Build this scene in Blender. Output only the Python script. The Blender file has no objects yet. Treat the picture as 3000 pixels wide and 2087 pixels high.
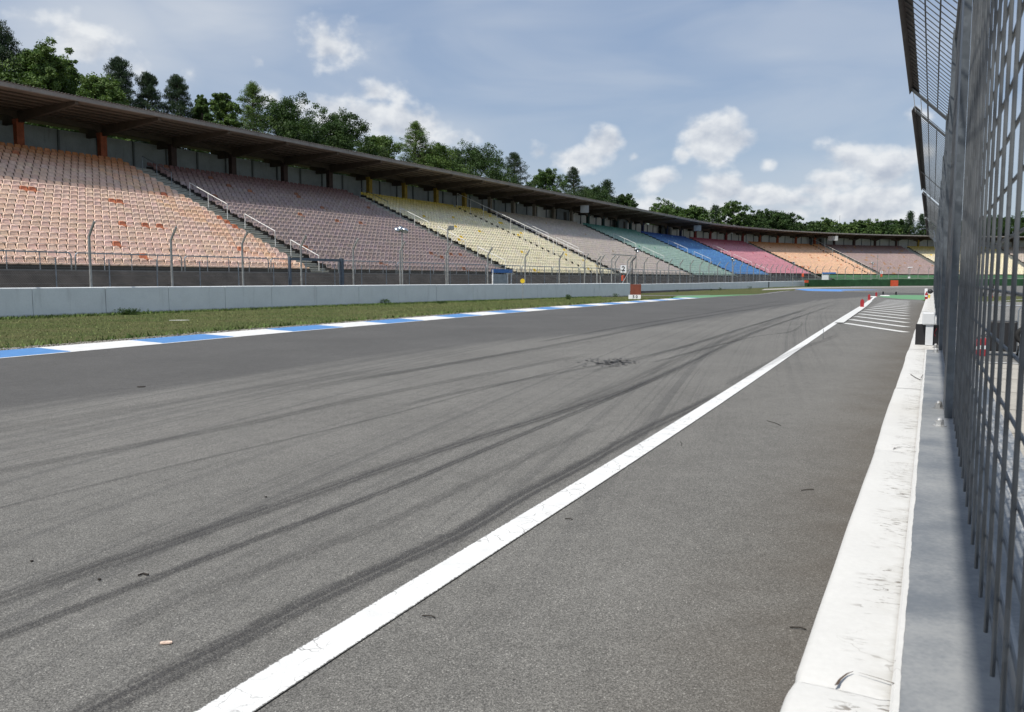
import bpy, math, random
import numpy as np
from mathutils import Vector, Matrix
R = math.radians
random.seed(7); rng = np.random.default_rng(11)
scn = bpy.context.scene
col = scn.collection

# ------------------------------------------------------------------ camera model (measuring tool: picture point -> ground point)
FPX, CH, YH = 2432.0, 1.5, 820.5
PIT = math.atan((1043.5 - YH) / FPX)
CP, SP = math.cos(PIT), math.sin(PIT)

def gz(y):
    t = max(0.0, min(y, 230.0) - 80.0)
    return 0.0045 * (t - 15 * (1 - math.exp(-t / 15)))

def ray(px, py):
    xn = (px - 1500) / FPX; yn = (py - 1043.5) / FPX
    return xn, CP - yn * SP, -SP - yn * CP

def G(px, py, dz=0.0):
    dx, dy, dd = ray(px, py); z = 0.0
    for _ in range(30):
        t = (z + dz - CH) / min(dd, -1e-5)
        z = gz(t * dy)
    return (t * dx, t * dy, z + dz)

def GH(px, py, h):
    dx, dy, dd = ray(px, py); t = (h - CH) / dd
    return (t * dx, t * dy, h)

def atY(px, Y, h=0.0):
    """point of the ray column px at depth Y on height h"""
    zc = Y * CP - (h - CH) * SP
    return ((px - 1500) / FPX * zc, Y, h)

# ------------------------------------------------------------------ stand path
HEAD = R(30)
TV = np.array([math.sin(HEAD), math.cos(HEAD)]); NV = np.array([math.cos(HEAD), -math.sin(HEAD)])
S0, R0, OC = 156.0, 130.0, 57.3
CC = TV * S0 + NV * (R0 - OC)

def pth(s, off):
    if s <= S0:
        return TV * s - NV * off
    th = (s - S0) / R0; r = R0 - OC + off
    return CC + r * (-NV * math.cos(th) + TV * math.sin(th))

def pdir(s):
    a = HEAD + max(0.0, s - S0) / R0
    return a

def p3(s, off, z):
    q = pth(s, off); return (q[0], q[1], z)

# ------------------------------------------------------------------ materials
MATS = {}
class NT:
    def __init__(self, nt): self.nt = nt; self.n = nt.nodes; self.l = nt.links
    def new(self, t, **kw):
        n = self.n.new(t)
        for k, v in kw.items(): setattr(n, k, v)
        return n
    def inp(self, sock, v):
        if v is None: return
        if isinstance(v, bpy.types.NodeSocket): self.l.new(v, sock)
        else: sock.default_value = v
    def math(self, op, a, b=None, c=None, clamp=False):
        n = self.new('ShaderNodeMath', operation=op, use_clamp=clamp)
        for i, v in enumerate((a, b, c)):
            if v is not None: self.inp(n.inputs[i], v)
        return n.outputs[0]
    def vmath(self, op, a, b=None):
        n = self.new('ShaderNodeVectorMath', operation=op)
        self.inp(n.inputs[0], a)
        if b is not None: self.inp(n.inputs[1], b)
        return n
    def mix(self, f, a, b, blend='MIX'):
        n = self.new('ShaderNodeMix', data_type='RGBA', blend_type=blend)
        self.inp(n.inputs[0], f); self.inp(n.inputs[6], a); self.inp(n.inputs[7], b)
        return n.outputs[2]
    def noise(self, vec, scale, detail=4, rough=.55, dist=0.0):
        n = self.new('ShaderNodeTexNoise')
        if vec is not None: self.inp(n.inputs['Vector'], vec)
        n.inputs['Scale'].default_value = scale; n.inputs['Detail'].default_value = detail
        n.inputs['Roughness'].default_value = rough; n.inputs['Distortion'].default_value = dist
        return n.outputs['Fac']
    def voro(self, vec, scale, feat='F1'):
        n = self.new('ShaderNodeTexVoronoi', feature=feat)
        if vec is not None: self.inp(n.inputs['Vector'], vec)
        n.inputs['Scale'].default_value = scale
        return n.outputs['Distance']
    def ramp(self, f, lo, hi, a=0.0, b=1.0):
        n = self.new('ShaderNodeMapRange', interpolation_type='SMOOTHSTEP')
        self.inp(n.inputs[0], f); self.inp(n.inputs[1], lo); self.inp(n.inputs[2], hi); self.inp(n.inputs[3], a); self.inp(n.inputs[4], b)
        return n.outputs[0]
    def pos(self): return self.new('ShaderNodeNewGeometry').outputs['Position']
    def obj(self): return self.new('ShaderNodeTexCoord').outputs['Object']
    def attr(self, name, out='Fac'):
        n = self.new('ShaderNodeAttribute', attribute_name=name); return n.outputs[out]
    def scale(self, v, sx, sy, sz):
        n = self.new('ShaderNodeMapping'); self.inp(n.inputs['Vector'], v); n.inputs['Scale'].default_value = (sx, sy, sz); return n.outputs[0]

def rgb(r, g, b): return (r, g, b, 1.0)

def new_mat(name):
    m = bpy.data.materials.new(name); m.use_nodes = True
    t = NT(m.node_tree); p = t.n['Principled BSDF']
    MATS[name] = m
    return m, t, p

def simple(name, c, rough=.7, metal=0.0, var=.12, vscale=3.0, bump=0.0, bscale=40.0, spec=.4):
    m, t, p = new_mat(name)
    v = t.pos()
    f = t.noise(v, vscale, 5, .6)
    f2 = t.noise(v, vscale * 9, 3, .6)
    ff = t.math('ADD', t.math('MULTIPLY', f, .65), t.math('MULTIPLY', f2, .35))
    f = t.ramp(ff, .3, .7, 1 - var * 1.5, 1 + var * 1.5)
    mm = t.vmath('SCALE', rgb(*c)[:3]); mm.inputs['Scale'].default_value = 1
    t.inp(mm.inputs['Scale'], f)
    t.inp(p.inputs['Base Color'], mm.outputs[0])
    p.inputs['Roughness'].default_value = rough; p.inputs['Metallic'].default_value = metal
    p.inputs['Specular IOR Level'].default_value = spec
    if bump:
        b = t.new('ShaderNodeBump'); b.inputs['Strength'].default_value = bump; b.inputs['Distance'].default_value = .01
        t.inp(b.inputs['Height'], t.noise(v, bscale, 4)); t.inp(p.inputs['Normal'], b.outputs[0])
    return m

# ------------------------------------------------------------------ mesh builder
class MB:
    def __init__(self): self.v = []; self.f = []; self.m = []
    def add(self, vs, fs, mi=0):
        o = len(self.v); self.v += [tuple(map(float, q)) for q in vs]
        self.f += [tuple(i + o for i in q) for q in fs]; self.m += [mi] * len(fs)
    def box(self, c, sx, sy, sz, rz=0.0, mi=0, taper=1.0):
        ca, sa = math.cos(rz), math.sin(rz); vs = []
        for dz in (-.5, .5):
            k = taper if dz > 0 else 1
            for dx, dy in ((-.5, -.5), (.5, -.5), (.5, .5), (-.5, .5)):
                x, y = dx * sx * k, dy * sy * k
                vs.append((c[0] + x * ca - y * sa, c[1] + x * sa + y * ca, c[2] + dz * sz))
        self.add(vs, [(3, 2, 1, 0), (4, 5, 6, 7), (0, 1, 5, 4), (1, 2, 6, 5), (2, 3, 7, 6), (3, 0, 4, 7)], mi)
    def tube(self, pts, r, n=6, mi=0, cap=True):
        pts = [Vector(q) for q in pts]; rs = r if isinstance(r, (list, tuple)) else [r] * len(pts)
        vs = []; fs = []; prev = None
        for i, q in enumerate(pts):
            d = (pts[min(i + 1, len(pts) - 1)] - pts[max(i - 1, 0)])
            d = d.normalized() if d.length > 1e-9 else Vector((0, 0, 1))
            if prev is None:
                u = d.orthogonal().normalized()
            else:
                u = (prev - d * prev.dot(d)); u = u.normalized() if u.length > 1e-6 else d.orthogonal().normalized()
            prev = u; w = d.cross(u)
            for k in range(n):
                a = 2 * math.pi * k / n
                vs.append(q + u * (math.cos(a) * rs[i]) + w * (math.sin(a) * rs[i]))
        for i in range(len(pts) - 1):
            for k in range(n):
                a, b = i * n + k, i * n + (k + 1) % n
                fs.append((a, b, b + n, a + n))
        if cap:
            fs.append(tuple(range(n - 1, -1, -1))); L = (len(pts) - 1) * n; fs.append(tuple(range(L, L + n)))
        self.add(vs, fs, mi)
    def prism(self, poly, axis_pts, mi=0):
        pass
    def loft(self, rings, mi=0, closed=True, cap=True):
        """rings: list of equal-length point lists"""
        n = len(rings[0]); vs = [q for r in rings for q in r]; fs = []
        for i in range(len(rings) - 1):
            for k in range(n if closed else n - 1):
                a, b = i * n + k, i * n + (k + 1) % n
                fs.append((a, b, b + n, a + n))
        if cap and closed:
            fs.append(tuple(range(n - 1, -1, -1))); L = (len(rings) - 1) * n; fs.append(tuple(range(L, L + n)))
        self.add(vs, fs, mi)
    def lathe(self, c, prof, n=12, mi=0):
        rings = []
        for r, z in prof:
            rings.append([(c[0] + r * math.cos(2 * math.pi * k / n), c[1] + r * math.sin(2 * math.pi * k / n), c[2] + z) for k in range(n)])
        self.loft(rings, mi)
    def build(self, name, mats, parent=None, smooth=False, bevel=0.0, loc=None):
        me = bpy.data.meshes.new(name)
        vs = self.v
        if loc is not None: vs = [(a - loc[0], b - loc[1], c - loc[2]) for a, b, c in vs]
        me.from_pydata(vs, [], self.f)
        if not isinstance(mats, (list, tuple)): mats = [mats]
        for m in mats: me.materials.append(m)
        if len(mats) > 1: me.polygons.foreach_set('material_index', self.m)
        if smooth: me.polygons.foreach_set('use_smooth', [True] * len(me.polygons))
        me.update()
        o = bpy.data.objects.new(name, me); col.objects.link(o)
        if loc is not None: o.location = loc
        if parent is not None:
            o.parent = parent
            if loc is not None:
                o.location = Vector(loc) - Vector(parent.location)
        if bevel:
            b = o.modifiers.new('bevel', 'BEVEL'); b.width = bevel; b.segments = 2; b.limit_method = 'ANGLE'
        return o

def np_mesh(name, V, F, mat, parent=None, attrs=None, smooth=False):
    """V (n,3), F (m,k) all same k; attrs: {name: (domain, array)}"""
    me = bpy.data.meshes.new(name); V = np.asarray(V, np.float32); F = np.asarray(F, np.int32)
    me.vertices.add(len(V)); me.vertices.foreach_set('co', V.ravel())
    k = F.shape[1]
    me.loops.add(F.size); me.loops.foreach_set('vertex_index', F.ravel())
    me.polygons.add(len(F)); me.polygons.foreach_set('loop_start', np.arange(len(F), dtype=np.int32) * k)
    if smooth: me.polygons.foreach_set('use_smooth', np.ones(len(F), bool))
    me.update(calc_edges=True); me.validate()
    for an, (dom, typ, arr) in (attrs or {}).items():
        a = me.attributes.new(an, typ, dom)
        if typ == 'FLOAT': a.data.foreach_set('value', np.asarray(arr, np.float32).ravel())
        elif typ == 'FLOAT_COLOR': a.data.foreach_set('color', np.asarray(arr, np.float32).ravel())
        elif typ == 'FLOAT_VECTOR': a.data.foreach_set('vector', np.asarray(arr, np.float32).ravel())
    for m in (mat if isinstance(mat, (list, tuple)) else [mat]): me.materials.append(m)
    o = bpy.data.objects.new(name, me); col.objects.link(o)
    if parent is not None: o.parent = parent
    return o

def thing(name, label, cat, loc=(0, 0, 0), rz=0.0, group=None):
    o = bpy.data.objects.new(name, None); col.objects.link(o); o.empty_display_size = .2
    o.location = loc; o.rotation_euler = (0, 0, rz)
    o['label'] = label; o['category'] = cat
    if group: o['group'] = group
    return o
def tag(o, label, cat, group=None):
    o['label'] = label; o['category'] = cat
    if group: o['group'] = group
    return o
def setting(o, kind='structure'): o['kind'] = kind; return o
def dup(root, loc, rz=None, label=None, group=None):
    r = root.copy(); col.objects.link(r); r.location = loc
    if rz is not None: r.rotation_euler = (0, 0, rz)
    if label: r['label'] = label
    if group: r['group'] = group
    for ch in list(root.children):
        c = ch.copy(); col.objects.link(c); c.parent = r
        for g in list(ch.children):
            d = g.copy(); col.objects.link(d); d.parent = c
    return r

ORD = ['zeroth', 'first', 'second', 'third', 'fourth', 'fifth', 'sixth', 'seventh', 'eighth', 'ninth', 'tenth', 'eleventh', 'twelfth', 'thirteenth',
       'fourteenth', 'fifteenth', 'sixteenth', 'seventeenth', 'eighteenth', 'nineteenth', 'twentieth', 'twenty-first', 'twenty-second', 'twenty-third',
       'twenty-fourth', 'twenty-fifth', 'twenty-sixth', 'twenty-seventh', 'twenty-eighth', 'twenty-ninth', 'thirtieth', 'thirty-first', 'thirty-second',
       'thirty-third', 'thirty-fourth', 'thirty-fifth', 'thirty-sixth', 'thirty-seventh', 'thirty-eighth', 'thirty-ninth', 'fortieth']

# ------------------------------------------------------------------ material library
def asphalt(name, base, dark, use_band):
    m, t, p = new_mat(name)
    P = t.pos()
    uv = t.attr('uvm', 'Vector')
    fine = t.noise(P, 190, 2, .7)
    stone = t.voro(P, 72)
    big = t.noise(P, .35, 5, .6)
    mid = t.noise(P, 5, 4, .6)
    c = t.mix(t.ramp(fine, .3, .72), rgb(base[0] * .45, base[1] * .45, base[2] * .45), rgb(base[0] * 1.5, base[1] * 1.5, base[2] * 1.48))
    spk = t.math('MULTIPLY', t.ramp(stone, .10, .30, 1, 0), t.ramp(t.noise(P, 48, 1), .48, .58))
    c = t.mix(t.math('MULTIPLY', spk, .62), c, rgb(.52, .50, .46))
    pit = t.ramp(t.noise(P, 75, 2, .6), .6, .72)
    c = t.mix(t.math('MULTIPLY', pit, .55), c, rgb(.035, .034, .033))
    sh = t.ramp(t.math('ADD', t.math('MULTIPLY', big, .6), t.math('MULTIPLY', mid, .4)), .35, .65, .88, 1.1)
    # rubber worn along the direction of travel
    st = t.noise(t.scale(uv, .010, 3.6, 1), 1.0, 5, .66)
    st2 = t.noise(t.scale(uv, .03, 9.0, 1), 1.0, 3, .6)
    k = t.math('MULTIPLY', t.ramp(st, .48, .66), .46)
    k = t.math('ADD', k, t.math('MULTIPLY', t.ramp(st2, .52, .68), .30))
    if use_band:
        band = t.math('ADD', t.attr('band'), t.math('MULTIPLY', t.math('SUBTRACT', t.noise(t.scale(uv, .02, 1.1, 1), 1.0, 4), .5), 2.4))
        lane = t.ramp(band, -.3, 1.0, 1, 0)
        k = t.math('MAXIMUM', t.math('MULTIPLY', k, t.attr('streak')), t.math('MULTIPLY', lane, .80))
    else:
        k = t.math('MULTIPLY', k, .5)
    k = t.math('MULTIPLY', k, t.ramp(fine, .25, .8, 1.0, .62))
    c = t.mix(k, c, rgb(*dark))
    grit = t.ramp(t.noise(P, 120, 1, .5), .30, .70, .74, 1.26)
    mm = t.vmath('SCALE', c); t.inp(mm.inputs['Scale'], t.math('MULTIPLY', sh, grit))
    c = mm.outputs[0]
    if use_band:
        dirt = t.math('MULTIPLY', t.attr('dirt'), t.ramp(t.noise(P, 1.3, 4), .3, .7, .45, 1.0))
        c = t.mix(dirt, c, rgb(.085, .070, .054))
    t.inp(p.inputs['Base Color'], c)
    p.inputs['Roughness'].default_value = .82; p.inputs['Specular IOR Level'].default_value = .25
    b = t.new('ShaderNodeBump'); b.inputs['Strength'].default_value = .55; b.inputs['Distance'].default_value = .006
    t.inp(b.inputs['Height'], t.math('SUBTRACT', fine, t.math('MULTIPLY', stone, .6))); t.inp(p.inputs['Normal'], b.outputs[0])
    return m
M_TRACK = asphalt('track_asphalt', (.158, .153, .142), (.056, .055, .055), True)
M_RUNOFF = asphalt('runoff_asphalt', (.145, .140, .130), (.06, .06, .06), False)
M_LANE = asphalt('pit_lane_asphalt', (.20, .195, .185), (.08, .08, .08), False)

def paint(name, c, wear=.35, under=(.12, .115, .11), cracks=False, rough=.6):
    m, t, p = new_mat(name); P = t.pos()
    n = t.noise(P, 30, 5, .7); n2 = t.noise(P, 2.2, 4, .6)
    w = t.ramp(t.math('ADD', t.math('MULTIPLY', n, .7), t.math('MULTIPLY', n2, .3)), .60 - .0 * wear, .70, 0, wear)
    v = t.ramp(t.noise(P, 6, 4), .3, .7, .9, 1.05)
    mm = t.vmath('SCALE', c); t.inp(mm.inputs['Scale'], v)
    cc = t.mix(w, mm.outputs[0], rgb(*under))
    if cracks:
        wob = t.new('ShaderNodeTexNoise'); wob.inputs['Scale'].default_value = 9; t.inp(wob.inputs['Vector'], P)
        mv = t.vmath('MULTIPLY_ADD', wob.outputs['Color'], (.12, .12, .12)); t.inp(mv.inputs[2], P)
        cr = t.voro(mv.outputs[0], 7.5, 'DISTANCE_TO_EDGE')
        k = t.math('MULTIPLY', t.ramp(cr, .006, .022, 1, 0), t.ramp(t.noise(P, 2.0, 2), .42, .56))
        cc = t.mix(t.math('MULTIPLY', k, .75), cc, rgb(.10, .095, .09))
        sy = t.new('ShaderNodeSeparateXYZ'); t.inp(sy.inputs[0], t.attr('uvm', 'Vector'))
        ed = t.math('ADD', t.math('ABSOLUTE', sy.outputs[1]), t.math('MULTIPLY', t.math('SUBTRACT', t.noise(P, 55, 4, .7), .5), .34))
        cc = t.mix(t.ramp(ed, .90, .96), cc, rgb(.135, .13, .12))
    t.inp(p.inputs['Base Color'], cc); p.inputs['Roughness'].default_value = rough
    p.inputs['Specular IOR Level'].default_value = .3
    b = t.new('ShaderNodeBump'); b.inputs['Strength'].default_value = .35; b.inputs['Distance'].default_value = .004
    t.inp(b.inputs['Height'], t.noise(P, 150, 2)); t.inp(p.inputs['Normal'], b.outputs[0])
    return m
M_LINE = paint('white_road_paint', (.68, .68, .665), .5, cracks=True)
M_KWHITE = paint('kerb_white_paint', (.66, .66, .64), .3)
M_KBLUE = paint('kerb_blue_paint', (.085, .225, .48), .25)
M_GREENP = paint('green_runoff_paint', (.115, .265, .125), .5)
M_BLUEP = paint('blue_runoff_paint', (.09, .24, .55), .5)
M_HATCH = paint('hatch_line_paint', (.62, .62, .60), .5)
M_BEIGE = simple('pit_paving_concrete', (.36, .34, .30), .85, var=.12, vscale=1.5, bump=.3)

M_GREENBANK = simple('green_bank_cover', (.036, .105, .044), .9, var=.25, vscale=.8)
def grass_ground():
    m, t, p = new_mat('dry_grass_soil'); P = t.pos()
    a = t.noise(P, .5, 5, .6); b = t.noise(P, 6, 5, .65); c = t.noise(P, 60, 3, .7)
    base = t.mix(t.ramp(a, .38, .62), rgb(.090, .118, .038), rgb(.19, .165, .08))
    base = t.mix(t.ramp(b, .4, .65), base, rgb(.125, .135, .052))
    base = t.mix(t.ramp(c, .35, .7), rgb(.04, .05, .018), base)
    t.inp(p.inputs['Base Color'], base); p.inputs['Roughness'].default_value = .95; p.inputs['Specular IOR Level'].default_value = .1
    bp = t.new('ShaderNodeBump'); bp.inputs['Strength'].default_value = .8; bp.inputs['Distance'].default_value = .03
    t.inp(bp.inputs['Height'], t.noise(P, 45, 4)); t.inp(p.inputs['Normal'], bp.outputs[0])
    return m
M_GRASS = grass_ground()

def blade_mat():
    m, t, p = new_mat('grass_blade')
    t.inp(p.inputs['Base Color'], t.attr('tint', 'Color')); p.inputs['Roughness'].default_value = .8
    p.inputs['Specular IOR Level'].default_value = .15
    return m
M_BLADE = blade_mat()

def gravel():
    m, t, p = new_mat('gravel'); P = t.pos()
    v = t.new('ShaderNodeTexVoronoi'); v.inputs['Scale'].default_value = 26; t.inp(v.inputs['Vector'], P)
    c = t.mix(t.ramp(v.outputs['Color'], .1, .9), rgb(.20, .18, .15), rgb(.52, .50, .46))
    c = t.mix(t.ramp(v.outputs['Distance'], .3, .75), c, rgb(.07, .06, .045))
    c = t.mix(t.ramp(t.noise(P, 3, 4), .5, .66), c, rgb(.085, .09, .035))
    t.inp(p.inputs['Base Color'], c); p.inputs['Roughness'].default_value = .95
    b = t.new('ShaderNodeBump'); b.inputs['Strength'].default_value = 1; b.inputs['Distance'].default_value = .03
    t.inp(b.inputs['Height'], t.math('SUBTRACT', 1.0, v.outputs['Distance'])); t.inp(p.inputs['Normal'], b.outputs[0])
    return m
M_GRAVEL = gravel()

def concrete(name, c, stain=.5, rough=.85, foot_dark=False, var=.14):
    m, t, p = new_mat(name); P = t.pos()
    n = t.noise(P, 1.2, 6, .62); n2 = t.noise(P, 14, 4, .6)
    v = t.ramp(t.math('ADD', t.math('MULTIPLY', n, .6), t.math('MULTIPLY', n2, .4)), .33, .67, 1 - var, 1 + var)
    mm = t.vmath('SCALE', c); t.inp(mm.inputs['Scale'], v); cc = mm.outputs[0]
    if stain:
        d = t.noise(t.scale(P, 2.6, 2.6, .35), 1.0, 5, .65)
        k = t.math('MULTIPLY', t.ramp(d, .55, .75), stain)
        cc = t.mix(k, cc, rgb(c[0] * .38, c[1] * .37, c[2] * .35))
    if foot_dark:
        sx = t.new('ShaderNodeSeparateXYZ'); t.inp(sx.inputs[0], P)
        low = t.ramp(t.math('ADD', sx.outputs['Z'], t.math('MULTIPLY', t.noise(P, 3, 4), .16)), .08, .24, .75, 0)  # wall colour gets darker towards the bottom
        cc = t.mix(low, cc, rgb(.06, .058, .05))
    t.inp(p.inputs['Base Color'], cc); p.inputs['Roughness'].default_value = rough; p.inputs['Specular IOR Level'].default_value = .25
    b = t.new('ShaderNodeBump'); b.inputs['Strength'].default_value = .3; b.inputs['Distance'].default_value = .01
    t.inp(b.inputs['Height'], n2); t.inp(p.inputs['Normal'], b.outputs[0])
    return m
M_BARRIER = concrete('painted_barrier_concrete', (.74, .76, .765), .22, .75, foot_dark=True, var=.05)
M_STEP = concrete('terrace_concrete', (.40, .40, .36), .35)
M_STEPLIT = concrete('lit_step_edge_concrete', (.56, .55, .48), .2)  # lighter step concrete, paints the lit edges of the treads
M_STEPSHADE = concrete('shaded_step_concrete', (.20, .20, .175), .4)  # darker step concrete, paints the shade on the risers
M_ROOF = concrete('roof_concrete', (.165, .135, .113), .55)
M_FASCIA = concrete('fascia_concrete', (.25, .235, .22), .6)
M_BEAM = concrete('beam_concrete', (.10, .082, .066), .5)
M_BACK = concrete('back_wall_concrete', (.36, .39, .40), .5)
M_BACKF = concrete('pale_back_wall', (.74, .74, .72), .25, var=.06)  # paler base colour for the far stretch of back wall
M_RIB = concrete('wall_rib_concrete', (.17, .185, .19), .4)
M_PURLIN = concrete('purlin_timber', (.075, .06, .048), .5)
M_BANK = concrete('bank_asphalt', (.040, .036, .034), .5, .9, var=.45)
M_LEDGE = concrete('ledge_concrete', (.33, .31, .28), .5)
M_FRONT = concrete('front_plinth_paint', (.16, .075, .06), .6)
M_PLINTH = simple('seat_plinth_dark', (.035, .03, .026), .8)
M_CORR = simple('corrugated_sheet', (.22, .20, .19), .6, .2)

def galv(name, c=(.30, .335, .36), rough=.42, metal=.75):
    m, t, p = new_mat(name); P = t.pos()
    v = t.new('ShaderNodeTexVoronoi'); v.inputs['Scale'].default_value = 28; t.inp(v.inputs['Vector'], P)
    n = t.noise(P, 5, 5, .65); n3 = t.noise(t.scale(P, 30, 30, 4), 1, 3)
    k = t.math('ADD', t.math('ADD', t.math('MULTIPLY', v.outputs['Color'], .22), t.math('MULTIPLY', n, .9)), t.math('MULTIPLY', n3, .3))
    f = t.ramp(k, .35, 1.15, .58, 1.35)
    mm = t.vmath('SCALE', c); t.inp(mm.inputs['Scale'], f)
    t.inp(p.inputs['Base Color'], mm.outputs[0]); p.inputs['Metallic'].default_value = metal
    t.inp(p.inputs['Roughness'], t.ramp(n, .3, .7, rough - .1, rough + .14))
    return m
M_GALV = galv('galvanised_steel', (.20, .225, .245), .48, .55)
M_GALVD = galv('weathered_galvanised_steel', (.118, .126, .132), .55, .3)
def plate_mat():
    m, t, p = new_mat('galvanised_base_plate'); P = t.pos()
    n = t.noise(P, 2.2, 3, .5); n2 = t.noise(t.scale(P, 9, 9, 9), 1, 5, .6); n3 = t.noise(P, 90, 2, .6)
    k = t.math('ADD', t.math('ADD', t.math('MULTIPLY', n, .45), t.math('MULTIPLY', n2, .35)), t.math('MULTIPLY', n3, .20))
    t.inp(p.inputs['Base Color'], t.mix(t.ramp(k, .34, .66), rgb(.165, .18, .195), rgb(.325, .33, .325)))
    p.inputs['Metallic'].default_value = .25; t.inp(p.inputs['Roughness'], t.ramp(n, .3, .7, .52, .64))
    return m
M_GALVP = plate_mat()
M_NUT = galv('nut_steel', (.50, .50, .49), .4, .6)
M_EDGE = galv('dull_edge_steel', (.13, .118, .115), .7, .2)
M_POST = galv('fence_post_steel', (.34, .345, .335), .6, .3)
M_POSTP = galv('post_plate_steel', (.105, .12, .135), .5, .4)
M_GATE = galv('gate_steel', (.11, .14, .18), .55, .3)
M_RAIL = galv('rail_tube_steel', (.30, .34, .38), .4, .6)
M_HAND = simple('handrail_white_paint', (.70, .70, .68), .4)
M_WIRE = simple('fence_wire', (.16, .17, .17), .5, .5)
M_CHAIN = simple('chain_link_wire', (.10, .105, .105), .55, .4)

def coping():
    m, t, p = new_mat('flaking_white_wall_paint'); P = t.pos()
    tx = t.attr('uvm', 'Vector'); lat = t.attr('lat')
    n = t.noise(P, 2.6, 5, .6); n2 = t.noise(P, 60, 4, .65)
    right = t.ramp(lat, .30, .62)
    patch = t.ramp(t.noise(P, 3.6, 3, .6), .42, .54)
    zone = t.math('MULTIPLY', right, patch)
    # short flaked strokes lying across the wall
    st = t.noise(t.scale(tx, 62, 17, 1), 1.0, 3, .6, 1.2)
    stroke = t.math('MULTIPLY', t.ramp(st, .56, .63), zone)
    # a few long curved cracks nearer the rounded edge
    wob = t.new('ShaderNodeTexNoise'); wob.inputs['Scale'].default_value = 11; wob.inputs['Detail'].default_value = 3; t.inp(wob.inputs['Vector'], P)
    mv = t.vmath('MULTIPLY_ADD', wob.outputs['Color'], (.16, .16, .16)); t.inp(mv.inputs[2], P)
    cr = t.voro(mv.outputs[0], 7, 'DISTANCE_TO_EDGE')
    crk = t.math('MULTIPLY', t.ramp(cr, .004, .016, 1, 0), t.ramp(t.noise(P, 2.1, 2), .56, .64))
    grime = t.math('MULTIPLY', t.ramp(lat, .5, 1.05, 0, .8), t.ramp(t.noise(t.scale(tx, 20, 9, 1), 1.0, 5, .7), .38, .68))
    v = t.ramp(t.math('ADD', t.math('MULTIPLY', n, .6), t.math('MULTIPLY', n2, .4)), .3, .7, .92, 1.04)
    mm = t.vmath('SCALE', (.60, .592, .565)); t.inp(mm.inputs['Scale'], v)
    c = t.mix(t.math('MULTIPLY', grime, .7), mm.outputs[0], rgb(.40, .38, .335))
    c = t.mix(t.math('MULTIPLY', stroke, .85), c, rgb(.17, .15, .125))
    c = t.mix(t.math('MULTIPLY', crk, .6), c, rgb(.24, .22, .19))
    t.inp(p.inputs['Base Color'], c); p.inputs['Roughness'].default_value = .6; p.inputs['Specular IOR Level'].default_value = .25
    b = t.new('ShaderNodeBump'); b.inputs['Strength'].default_value = .35; b.inputs['Distance'].default_value = .003
    t.inp(b.inputs['Height'], t.math('SUBTRACT', t.math('MULTIPLY', n2, .6), stroke)); t.inp(p.inputs['Normal'], b.outputs[0])
    return m
M_COPING = coping()

M_RED = simple('red_plastic', (.33, .025, .03), .5, var=.15)
M_ORANGE = simple('orange_red_paint', (.55, .085, .035), .6)
M_BLACK = simple('black_plastic', (.018, .018, .02), .5)
M_WHITE = simple('white_enamel', (.78, .79, .80), .4, var=.04)
M_WHITEC = simple('white_light_housing', (.62, .64, .66), .35, var=.04)
M_BOARD = simple('brown_red_board', (.17, .046, .026), .6, var=.1)
M_BLUER = simple('blue_roof_sheet', (.05, .16, .42), .5)
M_YELLOW = simple('yellow_plastic', (.75, .52, .03), .5)
M_CHROME = simple('polished_reflector', (.50, .52, .54), .28, 1.0, var=.03)
M_GREENB = concrete('green_barrier_skin', (.020, .062, .027), .5, .8, var=.3)
M_TWIG = simple('dark_twig', (.03, .025, .02), .9)
M_LEAFP = simple('pale_wood_chip', (.66, .50, .40), .8, var=.2, vscale=60)
M_PAPER = simple('pale_scrap', (.5, .5, .46), .8)
M_SCUFF = simple('rubber_scuff', (.045, .044, .046), .8)
M_TAPE = simple('tyre_black', (.02, .02, .02), .8)
M_BAG = simple('orange_pad', (.50, .19, .09), .7)
M_GLASSP = simple('perspex_sheet', (.30, .33, .35), .2)
def lamp_mat():
    m, t, p = new_mat('red_signal_lamp'); p.inputs['Base Color'].default_value = rgb(.6, .02, .03)
    p.inputs['Emission Color'].default_value = rgb(1, .03, .06); p.inputs['Emission Strength'].default_value = .9
    return m
M_LAMP = lamp_mat()

def seat_mat(name, attr):
    m, t, p = new_mat(name)
    P = t.pos()
    if attr: c = t.attr('tint', 'Color')
    else: c = t.new('ShaderNodeObjectInfo').outputs['Color']
    v = t.ramp(t.noise(P, 4.5, 4, .6), .3, .7, .86, 1.12)
    mm = t.vmath('SCALE', c); t.inp(mm.inputs['Scale'], v)
    t.inp(p.inputs['Base Color'], mm.outputs[0]); p.inputs['Roughness'].default_value = .55; p.inputs['Specular IOR Level'].default_value = .35
    return m
M_SEATA = seat_mat('seat_plastic_mass', True); M_SEATO = seat_mat('seat_plastic', False)

def leaf_mat(name, tr=.35):
    m, t, p = new_mat(name)
    c = t.attr('tint', 'Color')
    t.inp(p.inputs['Base Color'], c); p.inputs['Roughness'].default_value = .6; p.inputs['Specular IOR Level'].default_value = .25
    tb = t.new('ShaderNodeBsdfTranslucent')
    mm = t.vmath('MULTIPLY', c, (1.25, 1.35, .6)); t.inp(tb.inputs['Color'], mm.outputs[0])
    mx = t.new('ShaderNodeMixShader'); mx.inputs[0].default_value = tr
    t.l.new(p.outputs[0], mx.inputs[1]); t.l.new(tb.outputs[0], mx.inputs[2])
    t.l.new(mx.outputs[0], t.n['Material Output'].inputs['Surface'])
    return m
M_LEAF = leaf_mat('leaf', .22); M_NEEDLE = leaf_mat('needle', .12)
M_BARK = simple('bark', (.085, .062, .045), .9, bump=.5, bscale=15)

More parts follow.
